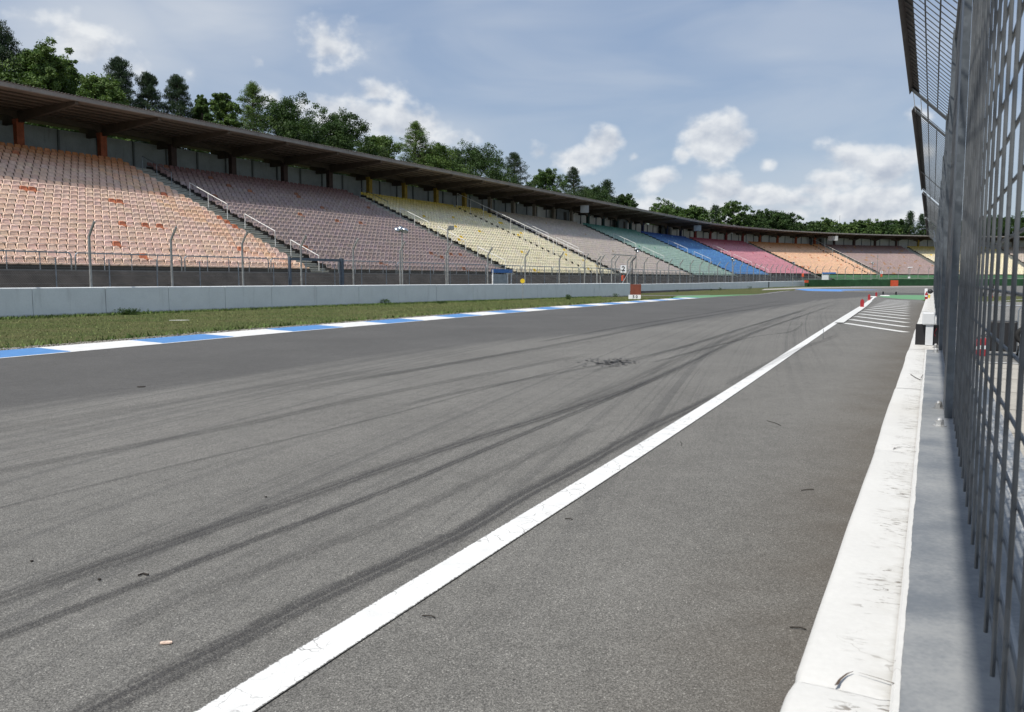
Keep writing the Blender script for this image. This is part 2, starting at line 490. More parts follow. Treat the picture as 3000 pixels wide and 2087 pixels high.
# ------------------------------------------------------------------ ground
def smooth_poly(pts, n):
    """Catmull-Rom resample, n points equally spaced"""
    P = np.array(pts, float); out = []
    Q = np.vstack([2 * P[0] - P[1], P, 2 * P[-1] - P[-2]])
    for i in range(1, len(Q) - 2):
        a, b, c, d = Q[i - 1], Q[i], Q[i + 1], Q[i + 2]
        for t in np.linspace(0, 1, 24, endpoint=False):
            out.append(.5 * ((2 * b) + (c - a) * t + (2 * a - 5 * b + 4 * c - d) * t * t + (3 * b - a - 3 * c + d) * t ** 3))
    out.append(Q[-2]); out = np.array(out)
    L = np.concatenate([[0], np.cumsum(np.hypot(*np.diff(out, axis=0).T))])
    u = np.linspace(0, L[-1], n)
    return np.stack([np.interp(u, L, out[:, 0]), np.interp(u, L, out[:, 1])], 1), u

def make_ground():
    rs = [0, 2, 4, 7, 11, 16, 22, 30, 40, 52, 66, 80, 90, 100, 110, 120, 130, 145, 160, 180, 205, 235, 280, 360, 500, 800, 1400, 2600, 5000]
    n = 96; V = [(0, 0, 0)]; F = []
    mb = MB(); vs = [(0, 0, gz(0))]
    for r in rs[1:]:
        for k in range(n):
            a = 2 * math.pi * k / n; x, y = r * math.sin(a), r * math.cos(a); vs.append((x, y, gz(y)))
    fs = [(0, 1 + (k + 1) % n, 1 + k) for k in range(n)]
    for i in range(len(rs) - 2):
        for k in range(n):
            a, b = 1 + i * n + k, 1 + i * n + (k + 1) % n
            fs.append((a, b, b + n, a + n))
    mb.add(vs, fs)
    setting(mb.build('ground', M_GRASS))
make_ground()

A_F = math.atan((2726 - 1500) / FPX)          # heading of the pit wall
DW = np.array([math.sin(A_F), math.cos(A_F)]); NW = np.array([math.cos(A_F), -math.sin(A_F)])
def W(t, x, z): q = DW * t + NW * x; return (q[0], q[1], z)

KIN = [(-26, -22), (-17.2, -1), (-13.2, 8)] + [G(*q)[:2] for q in ((0, 1051), (478, 1008), (860, 973), (1245, 940), (1648, 905), (2050, 874))]
L_END = [G(*q)[:2] for q in ((2200, 865), (2310, 852.5))]
lastL = [(52, 122), (66, 126), (85, 124), (105, 114), (125, 98)]
LCUR = KIN + L_END + lastL
RC = [tuple(W(t, -.19, 0)[:2]) for t in (-32, -10, 0, 15, 30, 45, 60)] + [(36, 72), (48, 77), (62, 76), (80, 68)]

def sheet(name, L, Rr, mat, z, nu=400, nv=70, band=None, pw=1.0):
    a, ul = smooth_poly(L, nu); b, _ = smooth_poly(Rr, nu)
    v = np.linspace(0, 1, nv) ** pw
    X = a[:, None, :] * (1 - v)[None, :, None] + b[:, None, :] * v[None, :, None]
    X = X.reshape(-1, 2); Z = np.array([gz(y) for y in X[:, 1]]) + z
    idx = np.arange(nu * nv).reshape(nu, nv)
    F = np.stack([idx[:-1, :-1], idx[:-1, 1:], idx[1:, 1:], idx[1:, :-1]], -1).reshape(-1, 4)
    wid = np.hypot(*(b - a).T)
    U = np.repeat(ul, nv); Vv = (wid[:, None] * v[None, :]).ravel()
    at = {'uvm': ('POINT', 'FLOAT_VECTOR', np.stack([U, Vv, np.zeros_like(U)], 1))}
    if band is not None:
        at['band'] = ('POINT', 'FLOAT', band(X)); 
        dw = X @ NW; tt = X @ DW
        at['dirt'] = ('POINT', 'FLOAT', np.clip(1 - np.abs(dw + .15) / 1.05, 0, 1) * .75 * (tt < 60))
        at['streak'] = ('POINT', 'FLOAT', np.clip((-(dw) - 1.2) / 1.6, 0.0, 1))
    V = np.concatenate([X, Z[:, None]], 1)
    return setting(np_mesh(name, V, F, mat, None, at))

BAND = np.array([(-24, -20), (-11.5, 3)] + [G(*q)[:2] for q in ((0, 1197), (461, 1138), (1000, 1060), (1400, 1003), (1694, 978), (1929, 952), (2164, 918), (2400, 879), (2540, 869))] + [(75, 90)])
def band_f(X):
    """signed distance (m) to the edge of the rubbered lane; negative on the lane"""
    best = np.full(len(X), 1e9); sg = np.ones(len(X))
    for a, b in zip(BAND[:-1], BAND[1:]):
        d = b - a; l2 = (d * d).sum(); t = np.clip(((X - a) @ d) / l2, 0, 1)
        q = a + t[:, None] * d; dist = np.hypot(*(X - q).T)
        cr = d[0] * (X[:, 1] - a[1]) - d[1] * (X[:, 0] - a[0])
        m = dist < best; best[m] = dist[m]; sg[m] = np.where(cr[m] > 0, -1, 1)
    return best * sg
sheet('track', LCUR, RC, M_TRACK, .012, 420, 90, band_f)

def flat_poly(name, pts, mat, z, parent=None, kind='structure', sub=1):
    mb = MB(); mb.add([(x, y, gz(y) + z) for x, y in pts], [tuple(range(len(pts)))])
    o = mb.build(name, mat)
    if kind: setting(o, kind)
    return o
# tarmac beyond the corner
ro = [(36, 106), (40, 118), (52, 140), (70, 165), (95, 178), (150, 180), (200, 160), (200, 40), (70, 40), (60, 60)]
o = flat_poly('runoff', ro[::-1], M_RUNOFF, .006)
# concrete verge at the foot of the barrier
def ribbon(name, pts, w, mat, z, wl=None, n=120, kind='structure', attrs=False):
    """w: half widths left/right tuple"""
    c, u = smooth_poly(pts, n)
    d = np.gradient(c, axis=0); d /= np.hypot(*d.T)[:, None]; nl = np.stack([-d[:, 1], d[:, 0]], 1)
    wa = w[0] if isinstance(w, tuple) else w / 2; wb = w[1] if isinstance(w, tuple) else w / 2
    taper = np.ones(n)
    if wl == 'taper': taper = np.clip(np.minimum(u, u[-1] - u) / (u[-1] * .18), .25, 1)
    a = c + nl * wa * taper[:, None]; b = c - nl * wb * taper[:, None]
    m = 5
    X = np.stack([a * (1 - k) + b * k for k in np.linspace(0, 1, m)], 1).reshape(-1, 2)
    Z = np.array([gz(y) for y in X[:, 1]]) + z
    idx = np.arange(n * m).reshape(n, m)
    F = np.stack([idx[:-1, :-1], idx[1:, :-1], idx[1:, 1:], idx[:-1, 1:]], -1).reshape(-1, 4)
    at = {'uvm': ('POINT', 'FLOAT_VECTOR', np.stack([np.repeat(u, m), np.tile(np.linspace(-1, 1, m), n), np.repeat(u / u[-1], m)], 1))}
    o = np_mesh(name, np.concatenate([X, Z[:, None]], 1), F, mat, None, at)
    if kind: setting(o, kind)
    return o

# white line of the pit exit, hugging measured centre line
WL = [(-3.2, -2.0), (-2.05, .35)] + [G(*q)[:2] for q in ((674, 2087), (935, 1916), (1153, 1787), (1371, 1650), (1618, 1479), (1835, 1348), (2053, 1211), (2271, 1063), (2371, 1000), (2412, 972), (2464, 938), (2510, 905), (2546, 881), (2566, 871))]
_w = np.array(WL[2:]); _pw = np.polyfit(np.log(_w[:, 1]), _w[:, 0] / _w[:, 1], 4, w=np.ones(len(_w)))
_yy = np.exp(np.linspace(math.log(1.3), math.log(_w[-1, 1]), 40)); WL = [tuple(q) for q in np.stack([np.polyval(_pw, np.log(_yy)) * _yy, _yy], 1)]
_d = np.array(WL[0]) - np.array(WL[2]); WL = [tuple(np.array(WL[0]) + _d * 8)] + WL
ribbon('pit_exit_line', WL, .19, M_LINE, .018, n=500)
# white line along the foot of the kerb and the far track edge
ribbon('track_edge_line', [tuple(q) for q in np.array(LCUR[1:11]) + np.array([.07, -.03])], .10, M_LINE, .018, n=300)

def tyre_mat():
    m, t, p = new_mat('tyre_rubber_mark'); uv = t.attr('uvm', 'Vector')
    sx = t.new('ShaderNodeSeparateXYZ'); t.inp(sx.inputs[0], uv)
    e = t.math('ABSOLUTE', sx.outputs[1])
    P = t.pos()
    pr = t.ramp(t.math('ADD', e, t.math('MULTIPLY', t.math('SUBTRACT', t.noise(P, 12, 5, .65), .5), .9)), .30, .95, 1, 0)
    ln = t.ramp(t.noise(t.scale(uv, .10, 3.4, 1), 1.0, 5, .65), .36, .60, .15, 1)
    endf = t.math('MULTIPLY', t.ramp(sx.outputs[2], .80, 1.0, 1, 0), t.ramp(sx.outputs[2], 0.0, .03, 0, 1))
    gr = t.ramp(t.noise(P, 120, 2, .7), .38, .62, 1, .35)
    k = t.math('MULTIPLY', t.math('MULTIPLY', pr, ln), t.math('MULTIPLY', endf, gr))
    oi = t.new('ShaderNodeObjectInfo')
    sc = t.new('ShaderNodeSeparateColor'); t.inp(sc.inputs[0], oi.outputs['Color'])
    k = t.math('MULTIPLY', k, t.math('MULTIPLY', sc.outputs[0], .72))
    p.inputs['Base Color'].default_value = rgb(.038, .037, .04); p.inputs['Roughness'].default_value = .75
    p.inputs['Specular IOR Level'].default_value = .2
    t.inp(p.inputs['Alpha'], k)
    return m
M_TYRE = tyre_mat()
MARKS = [  # picture polyline, width m, strength
    ([(-700, 2010), (-300, 1866), (0, 1766), (743, 1513), (1115, 1383), (1400, 1288), (1653, 1208), (1870, 1132), (2035, 1060), (2194, 983), (2341, 930), (2452, 892)], .34, .75),
    ([(-700, 2160), (-300, 1995), (0, 1877), (297, 1762), (743, 1591), (1115, 1450), (1500, 1290), (1806, 1163), (1982, 1086)], .17, .8),
    ([(-100, 2290), (250, 2110), (500, 1983), (718, 1874), (935, 1761), (1153, 1661), (1371, 1557), (1531, 1460), (1705, 1368), (1879, 1270), (2053, 1186), (2150, 1132)], .30, .85),
    ([(300, 1885), (500, 1783), (935, 1613), (1110, 1548), (1400, 1414), (1640, 1302), (1835, 1226)], .22, .35),
    ([(-200, 1440), (0, 1387), (669, 1257), (1115, 1160), (1500, 1084), (1800, 1026)], .38, .42),
    ([(-200, 1545), (0, 1495), (520, 1368), (1115, 1227), (1500, 1123), (1800, 1050)], .10, .5),
    ([(1000, 1125), (1400, 1054), (1753, 989), (1988, 942), (2223, 904), (2341, 886)], .45, .6),
    ([(1100, 1210), (1400, 1142), (1694, 1085), (1988, 1022), (2194, 958), (2380, 905)], .28, .5),
    ([(1900, 1068), (2194, 992), (2311, 975), (2347, 957), (2350, 947), (2330, 940)], .20, .55),
    ([(2120, 1135), (2290, 1050), (2364, 1017), (2435, 992), (2467, 972)], .34, .4),
    ([(1500, 1260), (1700, 1180), (1870, 1110), (2035, 1035), (2250, 950), (2380, 900), (2480, 876)], .55, .42),
    ([(1550, 1010), (1850, 955), (2100, 915), (2300, 880)], .35, .55),
    ([(700, 1175), (1100, 1105), (1500, 1040), (1850, 985)], .6, .22),
    ([(-200, 1300), (300, 1215), (800, 1135), (1300, 1060)], .7, .22),
    ([(1700, 1100), (1950, 1035), (2150, 975), (2330, 915)], .3, .4),
]
for pts, w, k in MARKS:
    o = ribbon('tyre_marks', [G(*q)[:2] for q in pts], w * .8, M_TYRE, .016 + .0003 * MARKS.index((pts, w, k)), n=160)
    o.color = (k, k, k, 1)
# scuffed dark patch on the asphalt: many small scabs of rubber
mb = MB()
for i in range(190):
    q = G(1790 + random.gauss(0, 38), 1064 + random.gauss(0, 5.2)); r = random.uniform(.012, .045); a0 = random.random() * 6
    vs = [(q[0] + r * random.uniform(.6, 1.2) * math.cos(a0 + k), q[1] + r * random.uniform(.6, 1.4) * math.sin(a0 + k), .021) for k in (0, 1.2, 2.4, 3.6, 4.9)]
    mb.add(vs, [(0, 1, 2, 3, 4)])
setting(mb.build('rubber_scuffs', M_SCUFF))

# hatch lines of the pit exit
HA, HB = np.array(G(2475, 948.5)[:2]), np.array(G(2655, 975.5)[:2])
HS = np.array([math.sin(R(25.6)), math.cos(R(25.6))]) * 2.95
for k in range(14):
    a, b = HA + HS * k, HB + HS * k
    if k > 4: a = a + (b - a) * .02 * (k - 4)
    ribbon('hatch_line', [tuple(a), tuple((a + b) / 2), tuple(b)], .26, M_HATCH, .018, n=8)
flat_poly('green_runoff', [G(*q)[:2] for q in ((2708, 880), (2640, 877), (2590, 872.5), (2570, 868.5), (2612, 865.5), (2660, 865.3), (2712, 866))], M_GREENP, .02)
flat_poly('green_verge', [G(*q)[:2] for q in ((1960, 876), (2040, 874.5), (2110, 869.5), (2230, 862), (2180, 863.6), (2100, 865.5), (1985, 867.8))], M_GREENP, .016)
mb = MB(); _a = ((2330, 848.5), (2366, 846.8), (2450, 848.2), (2600, 850.4), (2712, 852.4), (2860, 853.6), (3020, 854.2)); _b = ((2331, 848.8), (2366, 853.2), (2450, 854.6), (2600, 856.0), (2712, 857.2), (2860, 858), (3020, 858.4))
for k in range(len(_a) - 1):
    mb.add([(q[0], q[1], gz(q[1]) + .024) for q in (G(*_b[k]), G(*_b[k + 1]), G(*_a[k + 1]), G(*_a[k]))], [(0, 1, 2, 3)])
setting(mb.build('blue_runoff', M_BLUEP))
flat_poly('service_path', [G(*q)[:2] for q in ((1880, 868), (1990, 867.5), (2080, 866.3), (2080, 864.6), (1980, 865.5), (1880, 865.8))], M_RUNOFF, .014)
flat_poly('sandy_verge', [G(*q)[:2] for q in ((2230, 851), (2330, 847.5), (2420, 844.6), (2600, 842.5), (2740, 841), (2740, 839.5), (2600, 840.5), (2420, 842), (2330, 843.5), (2240, 847))], M_LEDGE, .014)

# kerb
def make_kerb():
    c, u = smooth_poly(KIN, 900)
    d = np.gradient(c, axis=0); d /= np.hypot(*d.T)[:, None]; nl = np.stack([-d[:, 1], d[:, 0]], 1)
    i0 = int(np.argmin(np.hypot(*(c - np.array(G(192, 1032)[:2])).T)))
    prof = [(0.0, .010), (.06, .022), (.45, .035), (1.0, .06), (1.13, .055), (1.16, -.01)]
    mb = MB(); seg = 2.44
    rings = [[(c[i][0] + nl[i][0] * a, c[i][1] + nl[i][1] * a, z + gz(c[i][1])) for a, z in prof] for i in range(len(c))]
    n = len(prof)
    for i in range(len(c) - 1):
        k = math.floor((u[i] + .5 * (u[1] - u[0]) - u[i0]) / seg)
        mi = 0 if k % 2 == 0 else 1
        o = len(mb.v); mb.v += rings[i] + rings[i + 1]
        for j in range(n - 1):
            mb.f.append((o + j + n, o + j + 1 + n, o + j + 1, o + j)); mb.m.append(mi)
    setting(mb.build('kerb', [M_KWHITE, M_KBLUE]))
    # gravel strip behind
    pts = c[::30] + nl[::30] * 1.62
    ribbon('gravel_strip', [tuple(q) for q in pts], .95, M_GRAVEL, .02, n=300)
    return c, nl
KC, KN = make_kerb()
# loose stones lying on the gravel strip
mb = MB()
for i in range(2600):
    k = int(rng.integers(250, 830)); off = 1.6 + rng.normal(0, .26); q = KC[k] + KN[k] * max(1.18, off); s = rng.uniform(.012, .04)
    r2 = [s * rng.uniform(.6, 1.2) for _ in range(6)]
    x, y, z = q[0] + rng.uniform(-.03, .03), q[1], gz(q[1]) + .025
    mb.add([(x + r2[0], y, z), (x, y + r2[1], z), (x - r2[2], y, z), (x, y - r2[3], z), (x, y, z + r2[4]), (x, y, z - s)],
           [(0, 1, 4), (1, 2, 4), (2, 3, 4), (3, 0, 4), (1, 0, 5), (2, 1, 5), (3, 2, 5), (0, 3, 5)])
setting(mb.build('gravel_stones', M_GRAVEL), 'stuff')

# ------------------------------------------------------------------ left concrete barrier walls
WA = [(-12, 33.6), (5, 33.4), (20, 33.0), (33, 32.7), (45, 31.9), (57, 30.7), (66, 29.6), (71.3, 28.7)]
def wall_a(s): return pth(s, float(np.interp(s, [q[0] for q in WA], [q[1] for q in WA])))
def panel_wall(name, label, seams, fpos, h, thick, group=None, wl=None):
    root = thing(name, label, 'wall', (*fpos((seams[0] + seams[-1]) / 2), 0))
    for i, (a, b) in enumerate(zip(seams[:-1], seams[1:])):
        g = .012
        pa, pb = np.array(fpos(a)), np.array(fpos(b)); d = (pb - pa); L = np.hypot(*d); d /= L; nl = np.array([-d[1], d[0]])
        pa = pa + d * g; pb = pb - d * g
        za, zb = gz(pa[1]) - .25, gz(pb[1]) - .25
        hh = h + random.uniform(-.006, .006)
        jit = random.uniform(-.006, .006)
        prof = [(0.0, None), (0.0, hh - .03), (.03, hh), (thick - .03, hh), (thick, hh - .03), (thick, None)]
        r1 = [(pa[0] + nl[0] * (q[0] + jit), pa[1] + nl[1] * (q[0] + jit), za if q[1] is None else za + .25 + q[1]) for q in prof]
        r2 = [(pb[0] + nl[0] * (q[0] + jit), pb[1] + nl[1] * (q[0] + jit), zb if q[1] is None else zb + .25 + q[1]) for q in prof]
        mb = MB(); mb.loft([r1, r2]); mb.build('wall_panel', M_BARRIER, root, loc=(pa[0], pa[1], 0))
    # dark core seen in the joints
    mb = MB(); sa = seams[0] + .1; n = 40
    rings = []
    for k in range(n + 1):
        s = seams[0] + .1 + (seams[-1] - seams[0] - .2) * k / n; q = np.array(fpos(s)); q2 = np.array(fpos(s + .1)); d = (q2 - q) / np.hypot(*(q2 - q)); nl = np.array([-d[1], d[0]])
        z = gz(q[1]); rings.append([(q[0] + nl[0] * a, q[1] + nl[1] * a, z + zz) for a, zz in ((.05, -.2), (.05, h - .05), (thick - .05, h - .05), (thick - .05, -.2))])
    mb.loft(rings); mb.build('joint_filler', M_PLINTH, root, loc=(rings[0][0][0], rings[0][0][1], 0))
    return root
seamsA = [-12.2, -8.6, -5, -1.6, 1.8, 5.2, 8.7, 12.2, 15.6, 19.1, 22.2, 25.3, 28.5, 31.5, 34.7, 38.0, 41.5, 45.2, 49.1, 53.0, 57.1, 61.2, 65.5, 68.4, 71.3]
panel_wall('barrier_wall', 'long grey white concrete panel wall along the near grass verge', seamsA, wall_a, 1.2, .28)
WBP = [tuple(pth(s, o)) for s, o in ((62, 34.0), (85, 33.9), (110, 33.9), (130, 33.7), (148, 33.2))] + [atY(2209, 138)[:2], atY(2290, 150)[:2], atY(2371, 162)[:2]]
WBS, WBU = smooth_poly(WBP, 300)
def wall_b(u): return (np.interp(u, WBU, WBS[:, 0]), np.interp(u, WBU, WBS[:, 1]))
nb = 26; seamsB = [WBU[-1] * k / nb for k in range(nb + 1)]
panel_wall('barrier_wall', 'far white concrete wall starting behind the red brown board', seamsB, wall_b, 1.02, .28)

# embankment of dark tarmac between wall and stand
def sweep(name, prof, ss, mat, parent=None, closed=False, kind=None, smooth=False):
    mb = MB()
    rings = [[p3(s, o, z(s) if callable(z) else z) for o, z in prof] for s in ss]
    n = len(prof); vs = [q for r in rings for q in r]; fs = []
    for i in range(len(rings) - 1):
        for k in range(n if closed else n - 1):
            a, b = i * n + k, i * n + (k + 1) % n; fs.append((a, b, b + n, a + n))
    if closed: fs += [tuple(range(n - 1, -1, -1)), tuple(range((len(rings) - 1) * n, len(rings) * n))]
    mb.add(vs, fs); o = mb.build(name, mat, parent, smooth=smooth)
    if kind: setting(o, kind)
    return o
def srange(a, b):
    out = [a]
    while out[-1] < b: out.append(out[-1] + (6.0 if out[-1] < S0 - 6 else 2.6))
    out[-1] = b
    return out
SA, SB = -14.0, 330.0
SS = srange(SA, SB)
S_NEAR = [s for s in SS if s <= 170]
sweep('embankment', [(33.35, -.2), (33.9, .25), (35.85, 1.90), (36.0, 1.90)], S_NEAR, M_BANK, kind='structure')
sweep('green_bank', [(28.0, .1), (33.0, .9), (38.4, 2.60), (39.5, 2.66)], [s for s in SS if s >= 196], M_GREENBANK, kind='structure')

# ------------------------------------------------------------------ grandstand
NR, DR, ZR, O0, Z0 = 25, .75, .33, 38.2, 2.29
stand = thing('grandstand', 'long curved concrete grandstand with coloured seat blocks under a cantilever roof', 'grandstand', (*pth(90, 50), 0))
def part(o, label=None):
    o.parent = stand; o.matrix_parent_inverse = Matrix.Translation(-Vector(stand.location))
    if label: o['label'] = label
    return o
prof = [(35.95, .2), (35.95, 1.93), (37.9, 1.93)]
for i in range(NR):
    z = 1.93 + ZR * i
    prof += [(O0 - .3 + DR * i + (.001 if i == 0 else 0), z + .001), (O0 - .3 + DR * (i + 1), z + .001)]
prof += [(O0 - .3 + DR * NR, 9.98), (60.0, 9.98)]
part(sweep('seating_terrace', prof, SS, M_STEP))
part(sweep('walkway_edge', [(35.90, 1.80), (35.90, 1.955), (36.12, 1.955), (36.12, 1.80)], SS, M_LEDGE, closed=True))
AIS = [17.5, 41.1, 66, 91.5, 119.5, 144.5, 170.5, 197, 227, 255, 283, 311]
AW = .85
SEC = [('pink', (.60, .27, .25), (.55, .12, .10), (.55, .12, .10)),
       ('peach', (.74, .54, .43), (.60, .25, .10), (.56, .15, .055)),
       ('mauve', (.345, .27, .25), (.21, .105, .095), (.30, .12, .06)),
       ('yellow', (.77, .70, .51), (.62, .46, .07), (.74, .50, .02)),
       ('beige', (.55, .48, .42), (.42, .35, .27), (.40, .30, .2)),
       ('pale green', (.36, .47, .40), (.06, .24, .19), (.05, .27, .18)),
       ('blue', (.11, .27, .53), (.025, .085, .33), (.18, .42, .62)),
       ('rose', (.65, .31, .35), (.36, .055, .085), (.5, .08, .11)),
       ('apricot', (.82, .545, .365), (.55, .22, .06), (.62, .22, .09)),
       ('mauve', (.42, .32, .295), (.23, .12, .10), (.42, .22, .09)),
       ('yellow', (.77, .70, .51), (.62, .46, .07), (.74, .50, .02)),
       ('beige', (.52, .445, .38), (.42, .35, .27), (.40, .30, .2))]
COLC = [(.30, .07, .05), (.34, .09, .038), (.06, .035, .03), (.31, .21, .03), (.22, .19, .15), (.02, .05, .05), (.02, .03, .08), (.22, .03, .025), (.34, .075, .03), (.09, .05, .045), (.31, .21, .03), (.22, .19, .15)]
COLN = ['red', 'orange', 'dark brown', 'ochre yellow', 'beige', 'dark teal', 'dark blue', 'dark red', 'orange red', 'dark brown', 'ochre yellow', 'beige']
CMAT = [simple('column_paint', c, .7, var=.2) for c in COLC]
def sec_of(s):
    k = 0
    while k < len(AIS) and s > AIS[k]: k += 1
    return min(k, len(SEC) - 1)      # section index into SEC
# stairs: extra half steps in each aisle
for a in AIS:
    if a > 300: continue
    mb = MB(); rz = -pdir(a)
    for i in range(NR):
        q = pth(a, O0 - .3 + DR * i - .18)
        mb.box((q[0], q[1], 1.93 + ZR * i - ZR + .0825 + .001), .36, 1.62, .165, -pdir(a))
        for off, zz in ((O0 - .3 + DR * i - .375, 1.93 + ZR * i - .165 + .004), (O0 - .3 + DR * i - .015, 1.93 + ZR * i + .004)):
            e = pth(a, off); mb.box((e[0], e[1], zz - .018), .09, 1.60, .042, -pdir(a), 1)  # thin pale slabs added to draw the lit tread edges
    o = mb.build('aisle_stairs', [M_STEPSHADE, M_STEPLIT]); part(o)
# plinths carrying the seats
mb = MB()
def srow(sec):
    a = AIS[sec - 1] if sec > 0 else -9.0
    b = AIS[sec] if sec < len(AIS) else 329.0
    return a, b
GAPS = [84.3, 222.6]
# columns, beams
cols = []
s = 32.8 - 6.07 * 7
while s < 150: cols.append(s); s += 6.07
while s < 328: s += 7.05; cols.append(s)
for s in cols:
    k = sec_of(s); a = pdir(s); q = pth(s, 57.3)
    mb = MB(); mb.box((q[0], q[1], 11.0), .42, .50, 2.3, -a, taper=1.0)
    # flared head
    for (w0, w1, z0, z1) in ((.42, .8, 11.72, 12.02),):
        mb.box((q[0], q[1], 12.1), .46, .55, .3, -a)
    o = mb.build('column', CMAT[k], loc=(q[0], q[1], 9.98)); part(o, COLN[k] + ' column under the roof')
    # cantilever beam to the roof edge
    t = np.array([math.sin(a), math.cos(a)])
    rings = []
    for off, zb in ((59.8, 12.0), (57.3, 12.0), (50.75, 12.55)):
        c = pth(s, off); rings.append([(c[0] - t[0] * .12, c[1] - t[1] * .12, zb), (c[0] + t[0] * .12, c[1] + t[1] * .12, zb), (c[0] + t[0] * .12, c[1] + t[1] * .12, 12.80), (c[0] - t[0] * .12, c[1] - t[1] * .12, 12.80)])
    mb = MB(); mb.loft(rings); o = mb.build('roof_beam', M_BEAM, loc=(q[0], q[1], 12.0)); part(o)
# edge beam with haunches running along the column heads
rings = []
for s0, s1 in zip(cols[:-1], cols[1:]):
    L = s1 - s0
    for d, z in ((0.0, 12.22), (.24, 12.22), (.6, 12.40), (L - .6, 12.40), (L - .24, 12.22)) if s0 < 115 else ((0.0, 11.65), (.24, 11.65), (1.7, 12.22), (L - 1.7, 12.22), (L - .24, 11.65)):
        s = s0 + d
        rings.append([p3(s, 57.16, z), p3(s, 57.16, 12.79), p3(s, 57.44, 12.79), p3(s, 57.44, z)])
mb = MB(); mb.loft(rings); part(mb.build('edge_beam', M_BEAM))
roof = part(sweep('roof', [(50.75, 12.78), (60.6, 12.78), (60.6, 13.0), (50.75, 13.0)], SS, M_ROOF, closed=True))
def rpart(o): o.parent = roof; return o
f = sweep('roof_fascia', [(50.52, 12.76), (50.74, 12.76), (50.74, 13.02), (50.52, 13.02)], SS, M_FASCIA, closed=True); rpart(f)
for off in (51.6, 52.55, 53.5, 54.45, 55.4, 56.35, 58.6):
    rpart(sweep('purlin', [(off - .05, 12.69), (off + .05, 12.69), (off + .05, 12.777), (off - .05, 12.777)], SS, M_PURLIN, closed=True))
# corrugated sheet edge on top
ns = int((200 - SA) / .055); ssn = np.linspace(SA, 200, ns)
V = []; 
for i, s in enumerate(ssn):
    z = 13.05 + .025 * math.sin(2 * math.pi * s / .22)
    V.append(p3(s, 50.45, z)); V.append(p3(s, 51.6, z + .03))
i = np.arange(ns - 1) * 2
rpart(np_mesh('roof_sheet', V, np.stack([i, i + 2, i + 3, i + 1], 1), M_CORR))
# back wall with ribs
part(sweep('back_wall', [(59.0, 9.9), (59.0, 12.33), (59.18, 12.33), (59.18, 9.9)], [s for s in SS if s < 108] + [108], M_BACK, closed=True), 'weathered grey concrete back wall')
part(sweep('back_wall', [(59.0, 9.9), (59.0, 12.33), (59.18, 12.33), (59.18, 9.9)], [108.02] + [s for s in SS if s > 108.1], M_BACKF, closed=True), 'pale far back wall')
for s in np.arange(SA + 2, 270, 3.035):
    q = pth(s, 58.93); mb = MB(); mb.box((q[0], q[1], 11.1), .14, .12, 2.4, -pdir(s)); part(mb.build('wall_rib', M_RIB, loc=(q[0], q[1], 9.9)))
# dark rooms closing some bays beneath the roof
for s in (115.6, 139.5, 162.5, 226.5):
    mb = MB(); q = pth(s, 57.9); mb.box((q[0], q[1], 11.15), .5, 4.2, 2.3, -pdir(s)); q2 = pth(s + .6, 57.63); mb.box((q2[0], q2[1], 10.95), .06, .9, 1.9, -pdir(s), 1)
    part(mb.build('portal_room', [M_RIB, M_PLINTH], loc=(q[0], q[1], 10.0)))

# ------------------------------------------------------------------ seats
def seat_geo():
    V = []; F = []; back = []
    def add(vs, fs, b):
        o = len(V); V.extend(vs); F.extend([tuple(i + o for i in f) for f in fs]); back.extend([b] * len(fs))
    # pan: cross-section swept across, rolled front lip; y towards the back
    prof = [(.05, -.085), (.0, -.07), (-.024, -.04), (-.018, -.008), (.02, .012), (.2, -.02), (.34, -.005), (.36, .03)]
    ws = [.225, .238, .244, .244, .24, .232, .225, .215]
    vs = []
    for (y, z), w in zip(prof, ws): vs += [(-w, y, z + .012), (-w * .55, y, z), (w * .55, y, z), (w, y, z + .012)]
    fs = []
    for i in range(len(prof) - 1):
        for k in range(3): a = i * 4 + k; fs.append((a, a + 1, a + 5, a + 4))
    # sides
    add(vs, fs, 0)
    # back
    outer = [(-.228, 0), (-.235, .09), (-.214, .20), (-.192, .262), (-.145, .298), (.145, .298), (.192, .262), (.214, .20), (.235, .09), (.228, 0)]
    def P(u, w, d): return (u, .335 + w * .33 + d, .012 + w * .95)
    o = [P(u, w, .045) for u, w in outer]
    i1 = [P(u * .885, .012 + (w - .012) * .925, .0) for u, w in outer]
    i2 = [P(u * .79, .025 + (w - .025) * .81, .022) for u, w in outer]
    n = len(outer); vs = o + i1 + i2; fs = []
    for k in range(n):
        b = (k + 1) % n
        fs.append((k, b, b + n, k + n)); fs.append((k + n, b + n, b + 2 * n, k + 2 * n))
    add(vs, fs, 1)
    # inner panel as quads
    base = len(V) - n
    for k in range(4): F.append((base + k, base + k + 1, base + 8 - k, base + 9 - k)); back.append(1)
    return np.array(V), F, np.array(back)
SV, SF, SBK = seat_geo()
assert all(len(f) == 4 for f in SF)
SF = np.array(SF)[:, ::-1]
def sub_mesh(name, sel, mat):
    f = SF[sel]; ids = np.unique(f); mp = {v: i for i, v in enumerate(ids)}
    me = bpy.data.meshes.new(name); me.from_pydata([tuple(v) for v in SV[ids]], [], [tuple(mp[i] for i in q) for q in f]); me.materials.append(mat); me.update()
    return me
ME_PAN, ME_BACK = sub_mesh('seat', SBK == 0, M_SEATO), sub_mesh('backrest', SBK == 1, M_SEATO)

